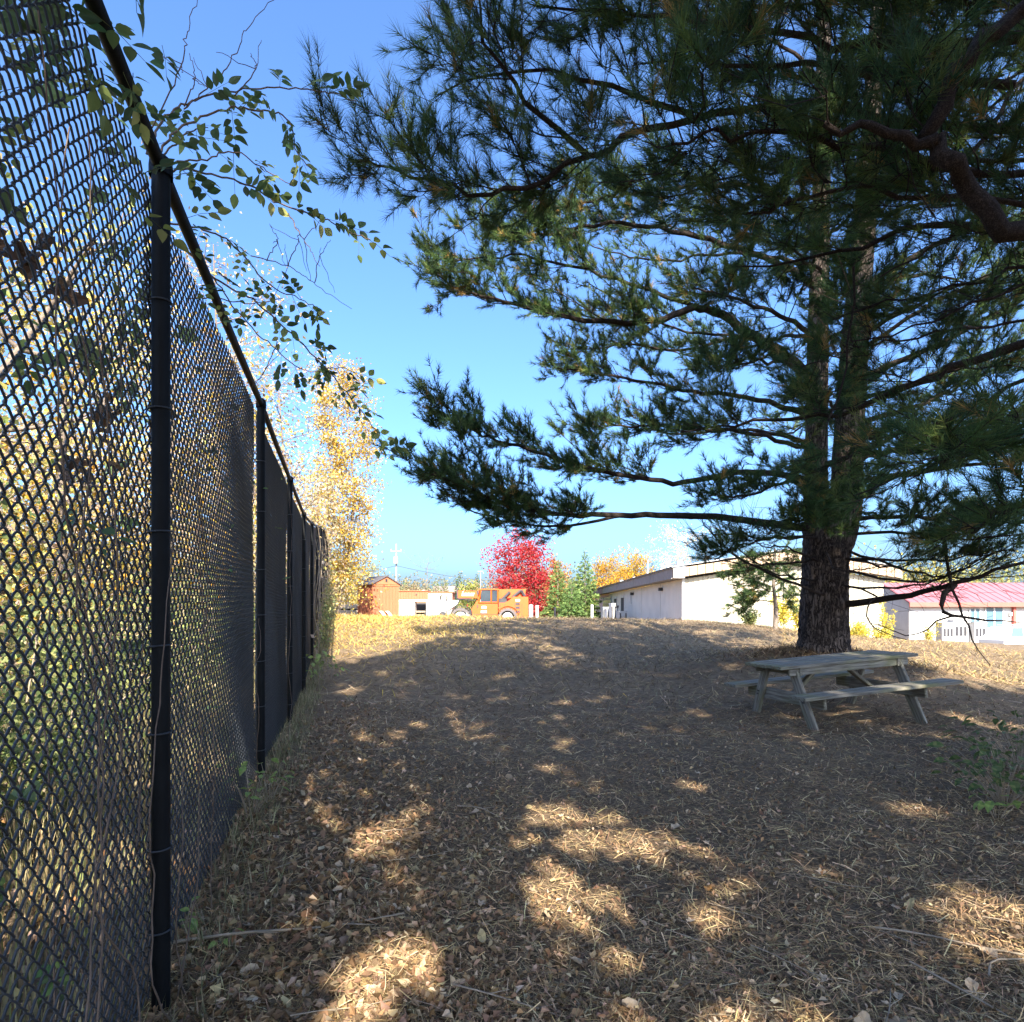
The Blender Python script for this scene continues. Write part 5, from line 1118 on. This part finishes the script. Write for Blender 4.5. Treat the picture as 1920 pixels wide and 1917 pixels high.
G().span((-W2 - .03, -D2 - .03, HE - .1), (W2 + .03, -D2 - .003, HE - .02)).mesh('trim', 'shedtrim', shed)
rp_ = [(-W2 - .14, HE - .05), (0, HR + .03), (W2 + .14, HE - .05)]
for k in range(2):
    a_, b2_ = rp_[k], rp_[k + 1]
    G().prism([a_, b2_, (b2_[0], b2_[1] + .06), (a_[0], a_[1] + .06)], -D2 - .12, D2 + .12).mesh('roof', 'shingle', shed)
for dx in (-.18, .22):
    c = spline([(dx - .22, -D2 - .05, 1.0), (dx - .08, -D2 - .22, .75), (dx, -D2 - .3, .3), (dx + .02, -D2 - .32, -.3)], 10)
    g = G(); n_ = len(c); V = np.vstack([c + [-.11, 0, 0], c + [.11, 0, 0], c + [.11, -.05, 0], c + [-.11, -.05, 0]]); Q = []
    for i in range(n_ - 1):
        for k in range(4): k2 = (k + 1) % 4; Q.append((k * n_ + i, k2 * n_ + i, k2 * n_ + i + 1, k * n_ + i + 1))
    pl = g.add(V, Q).mesh('curved_panel', 'rim')
    pl.location = (sx_, sy_, sz_); pl.rotation_euler = (0, 0, math.radians(40))
    tag(pl, ('left' if dx < 0 else 'right') + ' curved white panel leaning against the rust red shed', 'panel', 'curved white panels by the shed')
# stack of white slabs left of the shed
kx, ky = at(655, 40); kz = float(gz(kx, ky))
rs = np.random.default_rng(8)
zc = kz - .9
for i in range(7):
    h_ = .26 + .03 * rs.random(); 
    o = G().span((-.72 + rs.normal(0, .04), -.5, 0), (.70 + rs.normal(0, .04), .5, h_)).mesh('concrete_slab', 'concrete')
    o.location = (kx + rs.normal(0, .04), ky, zc); o.rotation_euler = (0, 0, rs.normal(0, .05))
    tag(o, ['lowest', 'second lowest', 'third lowest', 'middle', 'third highest', 'second highest', 'topmost'][i] + ' pale slab in the stack left of the shed' if i not in (0, 1, 2) else ['lowest', 'second lowest', 'third lowest'][i] + ' pale slab in the stack left of the shed', 'slab', 'stacked pale slabs')
    zc += h_
    if i < 6:
        for dx in (-.45, 0., .45):
            p_ = G().span((dx - .08, -.45, .002), (dx + .08, .45, .088)).mesh('spacer_block', 'joint', o); p_.location = (0, 0, h_)
        zc += .09
# low brown and cream container
bx, by = at(793, 52); bz_ = float(gz(bx, by))
ct_ = thing('storage_container', 'long low container painted brown on the left and cream on the right', 'container', (bx, by, bz_))
ztop_ = CH + 41 / F * 52 - bz_; zlow = CH + 22 / F * 52 - bz_
for i in range(12):
    x0 = -2.25 + i * .22; G().span((x0 + .006, 0, -.3), (x0 + .214, .06, ztop_)).mesh('side_panel', 'shed', ct_)
for i in range(9):
    x0 = .40 + i * .22; G().span((x0 + .006, 0, -.3), (x0 + .214, .06, ztop_ - .12)).mesh('side_panel', 'white', ct_)
G().span((-2.25, .062, -.3), (2.38, 2.2, ztop_ - .13)).mesh('body', 'shed', ct_)
G().span((-2.3, -.08, ztop_ + .002), (.39, 2.2, ztop_ + .07)).mesh('roof_edge', 'shedtrim', ct_); G().span((.395, -.08, ztop_ - .118), (2.45, 2.2, ztop_ - .05)).mesh('roof_edge', 'shedtrim', ct_)
G().span((-.6, -.05, ztop_ - .32), (-.5, -.003, ztop_ - .2)).mesh('vent', 'darkmetal', ct_)
# white precast wall units in front of it
for i, (p0, p1, lab) in enumerate([(744, 757, 'leftmost white precast block beside the shed'), (757.6, 769, 'second white precast block right of the shed'), (769.6, 778, 'third white precast block, left of the dark gap'), (799, 812, 'white precast block just right of the dark gap'), (812.6, 824, 'pale cream precast block in the middle of the row'), (824.6, 836, 'cream precast block left of the front tyre')]):
    Y = 47.; x0, x1 = (p0 - CX) / F * Y, (p1 - CX) / F * Y; z_ = CH + 25 / F * Y; zg = float(gz(x0, Y)) - .2
    g = G().span((x0, Y, zg), (x1, Y + .8, z_ - .15)); o = g.mesh('precast_block', 'concrete'); tag(o, lab, 'block', 'pale precast blocks')
    G().span((x0 - .01, Y - .04, z_ - .147), (x1 + .01, Y + .84, z_)).mesh('cap', 'whitepaint', o)
    G().span((x0 + .08, Y - .02, zg + .3), (x0 + .11, Y - .002, z_ - .3)).mesh('groove', 'fasciatan', o)
Y = 47.6
pl = thing('pallet_rack', 'dark rack of stacked boards in the gap of the pale blocks', 'rack', ((788.5 - CX) / F * Y, Y, 0))
for k in range(4): G().span((-.38, 0, .35 + k * .27 + .3), (.36, .7, .35 + k * .27 + .44)).mesh('board', 'drystem', pl)
G().span((-.40, .72, -.2), (.40, .8, 2.2)).mesh('back', 'joint', pl)
g = G(); R_ = Matrix.Rotation(.35, 3, 'Y'); g.box((.25, -.1, 1.1), (.08, .08, 1.6), R_); g.mesh('strut', 'joint', pl)
ln = thing('lintel_beam', 'white lintel beam bridging the pale block row', 'beam', ((788.5 - CX) / F * 47, 47, CH + 25 / F * 47 - .13))
G().span((-.40, .0, 0), (.40, .8, .12)).mesh('beam', 'whitepaint', ln); G().span((-.42, -.03, .122), (.42, .83, .16)).mesh('cap', 'whitepaint', ln)

# ------------------------------------------------------------------ orange telehandler
TY = 45.
hx = (920 - CX) / F * TY; hz = CH - 26 / F * TY
th = thing('telehandler', 'orange telescopic handler facing left, boom lowered, beyond the mound', 'telehandler', (hx, TY, hz))
k_ = TY / F
def U(px): return (px - 920) * k_
def Z(py): return (1176 - py) * k_
g = G().prism([(U(889), Z(1168)), (U(934), Z(1168)), (U(934), Z(1131)), (U(902), Z(1131)), (U(896), Z(1126)), (U(892), Z(1134)), (U(886), Z(1142))], -1.05, .1); g.mesh('chassis', 'orange', th)
G().prism([(U(936), Z(1165)), (U(940), Z(1148)), (U(948), Z(1142)), (U(958), Z(1142)), (U(965), Z(1148)), (U(970), Z(1164)), (U(990), Z(1164)), (U(990), Z(1120)), (U(962), Z(1120)), (U(954), Z(1127)), (U(946), Z(1131)), (U(936), Z(1131))], -1.05, .1).mesh('engine_cover', 'orange', th)
G().prism([(U(862), Z(1166)), (U(990), Z(1166)), (U(990), Z(1140)), (U(862), Z(1146))], .12, .9).mesh('frame', 'darkmetal', th)
bo = G().prism([(U(858), Z(1122)), (U(897), Z(1122)), (U(897), Z(1109)), (U(858), Z(1108))], -.42, .3).mesh('boom', 'orange', th)
bo2 = G().prism([(U(896), Z(1124)), (U(984), Z(1121)), (U(986), Z(1105)), (U(896), Z(1106))], -.48, .36).mesh('boom_sleeve', 'orange', th)
G().prism([(U(860), Z(1124.5)), (U(884), Z(1124.5)), (U(884), Z(1122.6)), (U(860), Z(1122.6))], -.44, .2).mesh('boom_skid', 'darkmetal', bo)
rl = np.random.default_rng(2)
for i in range(9):          # worn pale lettering strokes on the boom
    x0 = U(866.5 + i * 2.6); hgt = (.22 if i else .32); sl = .05
    z0_ = Z(1118.2); build('lettering', np.array([(x0, -.425, z0_), (x0 + .055, -.425, z0_), (x0 + .055 + sl, -.425, z0_ + hgt), (x0 + sl, -.425, z0_ + hgt)]), [(0, 1, 2, 3)], 'whitepaint', bo)
    if i % 2 == 0: build('lettering', np.array([(x0 + .04, -.4265, z0_ + hgt - .05), (x0 + .12, -.4265, z0_ + hgt - .05), (x0 + .13, -.4265, z0_ + hgt), (x0 + .05, -.4265, z0_ + hgt)]), [(0, 1, 2, 3)], 'whitepaint', bo)
# cab: posts, roof, panes
cabp = thing('cab', None, None); cabp.parent = th
def post_(a, b, y, r=.05, nm='post'): G().tubes(np.array([(U(a[0]), y, Z(a[1])), (U(b[0]), y, Z(b[1]))]), [r, r], 6).mesh(nm, 'orange', cabp)
for y in (-1.08, -.50):
    post_((899, 1131), (903, 1107.5), y); post_((922, 1131), (922, 1107.5), y); post_((934, 1131), (934, 1107.5), y); post_((899, 1130.5), (934, 1130.5), y)
G().span((U(900), -1.12, Z(1107.5)), (U(936), -.48, Z(1105.2))).mesh('roof', 'orange', cabp)
G().span((U(903), -1.06, Z(1129.5)), (U(921), -1.045, Z(1108.5))).mesh('pane', 'glass', cabp); G().span((U(923.5), -1.06, Z(1129.5)), (U(932.5), -1.045, Z(1108.5))).mesh('pane', 'glass', cabp)
G().span((U(903), -.50, Z(1129.5)), (U(932), -.485, Z(1108.5))).mesh('pane', 'carglass', cabp)
G().span((U(908), -.95, Z(1131)), (U(914), -.6, Z(1122))).mesh('seat', 'redtrim', cabp)
for i, y_ in enumerate((1124.5, 1131, 1138, 1145.5)): G().span((U(966.5), -1.075, Z(y_ + 4)), (U(974.5), -1.052, Z(y_))).mesh('grille_slot', 'darkmetal' if i else 'rim', th)
for a_, b_, m_ in [((937, 1130), (956, 1111), 'darkmetal'), ((961, 1121), (977, 1108), 'darkmetal'), ((977, 1108), (983, 1119), 'darkmetal')]:
    G().tubes(np.array([(U(a_[0]), -.7, Z(a_[1])), (U(b_[0]), -.62, Z(b_[1]))]), [.10, .10], 8).mesh('lift_ram', m_, th)
G().span((U(936), -.9, Z(1131)), (U(950), -.5, Z(1123))).mesh('hose_tray', 'darkmetal', th)
G().span((U(904.5), -1.075, Z(1142)), (U(913), -1.052, Z(1137))).mesh('decal', 'rim', th); G().span((U(896), -1.075, Z(1140)), (U(898), -1.052, Z(1135))).mesh('latch', 'darkmetal', th)
G().span((U(903), -1.12, Z(1150)), (U(914), -1.052, Z(1145))).mesh('step', 'steel', th)
# attachment head on the left
G().prism([(U(826), Z(1137)), (U(842), Z(1126)), (U(862), Z(1126)), (U(858), Z(1134)), (U(840), Z(1146))], -.6, .5).mesh('quick_coupler', 'rim', th)
G().tubes(np.array([(U(832), -.45, Z(1122)), (U(832), .3, Z(1122))]), [.24, .24], 12).mesh('tilt_ram', 'darkmetal', th)
for (px, r_) in [(866, .66), (952, .62)]:
    for yy in (-1.0, .75):
        c_ = np.array([U(px + (-6 if yy > 0 else 0)), yy, Z(1158)]); 
        wl = G().tubes(np.array([c_ + [0, -.21, 0], c_ + [0, -.19, 0], c_ + [0, .19, 0], c_ + [0, .21, 0]]), [r_ * .75, r_, r_, r_ * .75], 28).mesh('wheel', 'tyre', th)
        G().tubes(np.array([c_ + [0, -.20, 0], c_ + [0, -.195, 0], c_ + [0, .2, 0]]), [.05, r_ * .58, r_ * .58], 20).mesh('rim', 'rim', wl)
        tr_ = G()
        for q in range(22):
            a_ = q * 2 * math.pi / 22; R_ = Matrix.Rotation(-a_, 3, 'Y'); tr_.box(c_ + np.array([math.cos(a_), 0, math.sin(a_)]) * (r_ + .02), (.05, .36, .09), R_)
        tr_.mesh('tread', 'tyre', wl)
for (pa, pb) in [((846, 1157), (888, 1150)), ((934, 1158), (971, 1156))]:
    px = (pa[0] + pb[0]) / 2; a = np.linspace(.25, math.pi - .25, 9); R1 = .78
    pth = np.c_[U(px) + R1 * np.cos(a), np.full(9, -1.0), Z(1158) + R1 * np.sin(a)]
    g = G(); V = np.vstack([pth + [0, -.15, 0], pth + [0, .3, 0], pth + [0, .3, .04], pth + [0, -.15, .04]]); Q = []
    for i in range(8):
        for k in range(4): k2 = (k + 1) % 4; Q.append((k * 9 + i, k2 * 9 + i, k2 * 9 + i + 1, k * 9 + i + 1))
    g.add(V, Q).mesh('fender', 'orange' if px > 900 else 'darkmetal', th)
for x_ in (938, 946, 964, 978): G().span((U(x_), -1.056, Z(1162)), (U(x_ + .5), -1.0515, Z(1133))).mesh('panel_seam', 'darkmetal', th)
G().span((U(889), -1.056, Z(1152.6)), (U(934), -1.0515, Z(1152))).mesh('panel_seam', 'darkmetal', th)
G().tubes(np.array([(U(958), .2, Z(1122)), (U(958), .2, Z(1103)), (U(956.5), .2, Z(1101.5))]), [.05, .05, .05], 8).mesh('exhaust', 'darkmetal', th)
G().span((U(896), -1.25, Z(1116)), (U(899), -1.2, Z(1109))).mesh('mirror', 'darkmetal', th)
G().tubes(np.array([(U(858), -.30, Z(1124)), (U(880), -.32, Z(1127)), (U(896), -.34, Z(1125))]), [.03] * 3, 6).mesh('hose', 'darkmetal', th)
G().span((U(857), -.46, Z(1123)), (U(859.5), .34, Z(1107))).mesh('boom_end_plate', 'darkmetal', th)
# heaps of pale rubble before its wheels
def heap(label, px, Y, w_, h_, seed):
    r = np.random.default_rng(seed); x0 = (px - CX) / F * Y; g = G(); root = thing('rubble_heap', label, 'rubble', (x0, Y, 0), group='pale rubble before the telehandler')
    n = 24; u = np.linspace(-1, 1, n); vv = np.linspace(-1, 1, 9); XX, YY = np.meshgrid(u, vv)
    Hh = np.clip(1 - XX ** 2, 0, 1) ** .7 * np.clip(1 - YY ** 2, 0, 1) ** .6; Hh = Hh * (1 + .5 * (r.random(Hh.shape) - .5))
    zg = gz(x0 + XX * w_, Y + YY * .6) - .1
    V = np.c_[(XX * w_).ravel(), (YY * .6).ravel(), (zg + Hh * h_).ravel()]; i_ = np.arange(8)[:, None] * n + np.arange(n - 1)[None]
    build('mound', V, np.stack([i_, i_ + 1, i_ + 1 + n, i_ + n], -1).reshape(-1, 4), 'rubble', root)
    for k in range(14):
        s_ = r.uniform(.12, .3); xx = r.uniform(-.85, .85) * w_; R_ = Euler(r.uniform(0, 3, 3)).to_matrix()
        G().box((xx, r.uniform(-.45, .1), float(gz(x0 + xx, Y)) + h_ * (1 - (xx / w_) ** 2) * .8), (s_, s_ * .8, s_ * .6), R_).mesh('rubble_piece', 'rubble', root)
heap('pale rubble heap before the front wheel of the telehandler', 874, 43.2, .75, .95, 1)
heap('pale rubble heap below the cab of the telehandler', 912, 43.2, .6, .80, 2)
heap('pale rubble heap before the rear wheel of the telehandler', 953, 43.2, .8, .70, 3)
# posts on the crest
for (px, top, w_, Y, m_, lab, nm) in [(995.5, 1134, .26, 40, 'whitepaint', 'white square post right behind the telehandler', 'bollard'), (1007, 1135, .2, 41, 'whitepaint', 'white slim post beside the white square post', 'bollard'), (1040.5, 1139, .12, 36, 'darkmetal', 'short black post standing on the crest', 'bollard'), (1110, 1134, .16, 37, 'whitepaint', 'white post standing alone near the white building', 'bollard')]:
    x_, y_ = at(px, Y); t = thing(nm, lab, 'post', (x_, y_, float(gz(x_, y_)) - .2)); zt = CH - (top - HY) / F * Y - float(gz(x_, y_)) + .2
    G().tubes(np.array([[0, 0, 0], [0, 0, zt - .05]]), [w_ / 2, w_ / 2], 12).mesh('shaft', m_, t)
    G().tubes(np.array([[0, 0, zt - .048], [0, 0, zt - .02], [0, 0, zt]]), [w_ / 2 + .012, w_ / 2 + .01, .01], 12).mesh('cap', m_, t)

# ------------------------------------------------------------------ pole, lamp post, wires, house
ux, uy = at(743, 85); uz = float(gz(ux, uy)); zt = CH + (HY - 1020) / F * 85 - uz
up_ = thing('utility_pole', 'pale utility pole with crossarm and transformer far behind the shed', 'utility pole', (ux, uy, uz))
G().tubes(np.array([[0, 0, -.5], [0, 0, zt]]), [.12, .09], 10).mesh('pole', 'polewood', up_)
z1 = zt - 1.05; G().span((-.7, -.2, z1), (.7, -.12, z1 + .10)).mesh('crossarm', 'polewood', up_)
for dx in (-.65, 0, .65): G().tubes(np.array([[dx, -.16, z1 + .14], [dx, -.16, z1 + .30], [dx, -.16, z1 + .34]]), [.05, .05, .02], 8).mesh('insulator', 'rim', up_)
z2 = zt - 2.2; G().tubes(np.array([[.0, -.4, z2 - .45], [0, -.4, z2 - .43], [0, -.4, z2 + .43], [0, -.4, z2 + .45]]), [.2, .28, .28, .2], 14).mesh('transformer', 'rim', up_)
for i, (xa, za, lab) in enumerate([(-18, zt - 3.2, 'thin power line running left from the utility pole'), (26, zt - 5.0, 'thin power line running right from the utility pole')]):
    a_ = np.array([ux, uy, uz + zt - 2.9]); b_ = np.array([ux + xa, uy + 3, uz + za]); f_ = np.linspace(0, 1, 16)[:, None]
    c = a_ * (1 - f_) + b_ * f_; c[:, 2] -= 4 * 1.0 * (f_ * (1 - f_))[:, 0]
    o = G().tubes(c, [.022] * 16, 4).mesh('power_line', 'darkmetal'); tag(o, lab, 'cable', 'power lines')
lx, ly = at(901, 70); lz = float(gz(lx, ly)); zt = CH + (HY - 1071) / F * 70 - lz
lp = thing('lamp_post', 'slim lamp post with flat head behind the telehandler', 'lamp post', (lx, ly, lz))
G().tubes(np.array([[0, 0, -.3], [0, 0, zt - .1]]), [.06, .045], 10).mesh('pole', 'polewood', lp); G().box((0, 0, zt - .05), (.55, .35, .07)).mesh('lamp_head', 'steel', lp)
for (px, Y, w_, d_, eave_y, ridge_y, lab, wm, rm) in [(852, 98, 3.2, 4, 1113, 1098, 'small house with brown roof far behind the telehandler boom', 'brick', 'houseroof'), (789, 90, 1.2, 2, 1112, 1104, 'tiny pale blue gable behind the brown container', 'whitepaint', 'steel')]:
    x_, y_ = at(px, Y); z_ = float(gz(x_, y_)); h_ = thing('house', lab, 'house', (x_, y_, z_)); ez = CH + (HY - eave_y) / F * Y - z_; rz = CH + (HY - ridge_y) / F * Y - z_
    G().span((-w_, 0, -.5), (w_, d_, ez)).mesh('wall', wm, h_)
    if w_ > 2:
        build('roof', slope(-.3, d_ / 2, ez, rz, -w_ - .3, w_ + .3), BOXF, rm, h_); build('roof', slope(d_ + .3, d_ / 2, ez, rz, -w_ - .3, w_ + .3), BOXF, rm, h_)
        for xx in (-1.8, 0, 1.8): wn = G().span((xx - .5, -.05, ez - 1.6), (xx + .5, -.002, ez - .3)).mesh('window', 'glass', h_); G().span((xx - .56, -.09, ez - 1.7), (xx + .56, -.052, ez - 1.61)).mesh('sill', 'whitepaint', wn)
    else:
        G().prism([(-w_ - .1, ez), (w_ + .1, ez), (0, rz)], -.05, d_).mesh('gable', wm, h_)
        build('roof', np.array([(-w_ - .2, -.1, ez), (0, -.1, rz + .05), (0, d_, rz + .05), (-w_ - .2, d_, ez)]), [(0, 1, 2, 3)], rm, h_); build('roof', np.array([(w_ + .2, -.1, ez), (0, -.1, rz + .05), (0, d_, rz + .05), (w_ + .2, d_, ez)]), [(3, 2, 1, 0)], rm, h_)

# planting before the white building
bxy = at(1432, 24); r5 = np.random.default_rng(91)
sp_ = thing('pine_tree', 'slender young pine with drooping foliage in front of the white wall', 'tree')
zb5 = float(gz(*bxy)); x5, y5 = bxy; x5 += .42
G().tubes(spline([(x5, y5, zb5 - .2), (x5 + .03, y5, zb5 + .8), (x5 - .05, y5, zb5 + 1.7), (x5, y5, zb5 + 3.0)], 12), np.linspace(.10, .04, 12), 8).mesh('trunk', 'greybark', sp_, smooth=True)
for i in range(11):
    z = zb5 + 1.0 + 1.9 * i / 10; a = [3.0, .3, 3.4, 2.6, 5.0, 3.2, 1.0, 2.9, 4.2, 3.3, .2][i]; L_ = r5.uniform(.9, 1.6) * (1.3 if 2.4 < a < 3.6 else .7)
    h = np.array([math.cos(a), math.sin(a), 0]); c0 = np.array([x5, y5, z])
    pine_limb(sp_, r5, [c0, c0 + h * L_ * .5 + [0, 0, .05], c0 + h * L_ + [0, 0, -.35]], .025, .006, d2=9, l2=.7, t0=.15, tuft=3, nper=9, L=.17, W=.022, d3=.06, S=4, up=-.3)
YS = [(.62, .50, .06), (.55, .48, .08), (.70, .52, .05), (.42, .42, .1)]
for i, (px, Y, H_, R_, lab) in enumerate([(1470, 27, 1.5, .5, 'tall yellow shrub left of the pine trunk before the white wall'), (1500, 28, 1.3, .5, 'yellow shrub partly hidden by the pine trunk'), (1405, 27, .7, .6, 'low green shrub below the slender young pine'), (1620, 36, 1.1, .7, 'yellow ground shrub right of the pine trunk before the white wall'), (1645, 36, 1.0, .7, 'yellow ground shrub at the right end of the white wall'), (1600, 35, 1.0, .6, 'yellow ground shrub hard against the pine trunk'), (1665, 37, 2.6, .45, 'slim yellow shrub at the corner of the white wall'), (1740, 44, 1.9, .8, 'yellow green shrub before the red roofed building')]):
    shrub(lab, at(px, Y), H_, R_, YS if i != 2 else UG, 900, .11, 500 + i, group='shrubs near the buildings', stems=7)
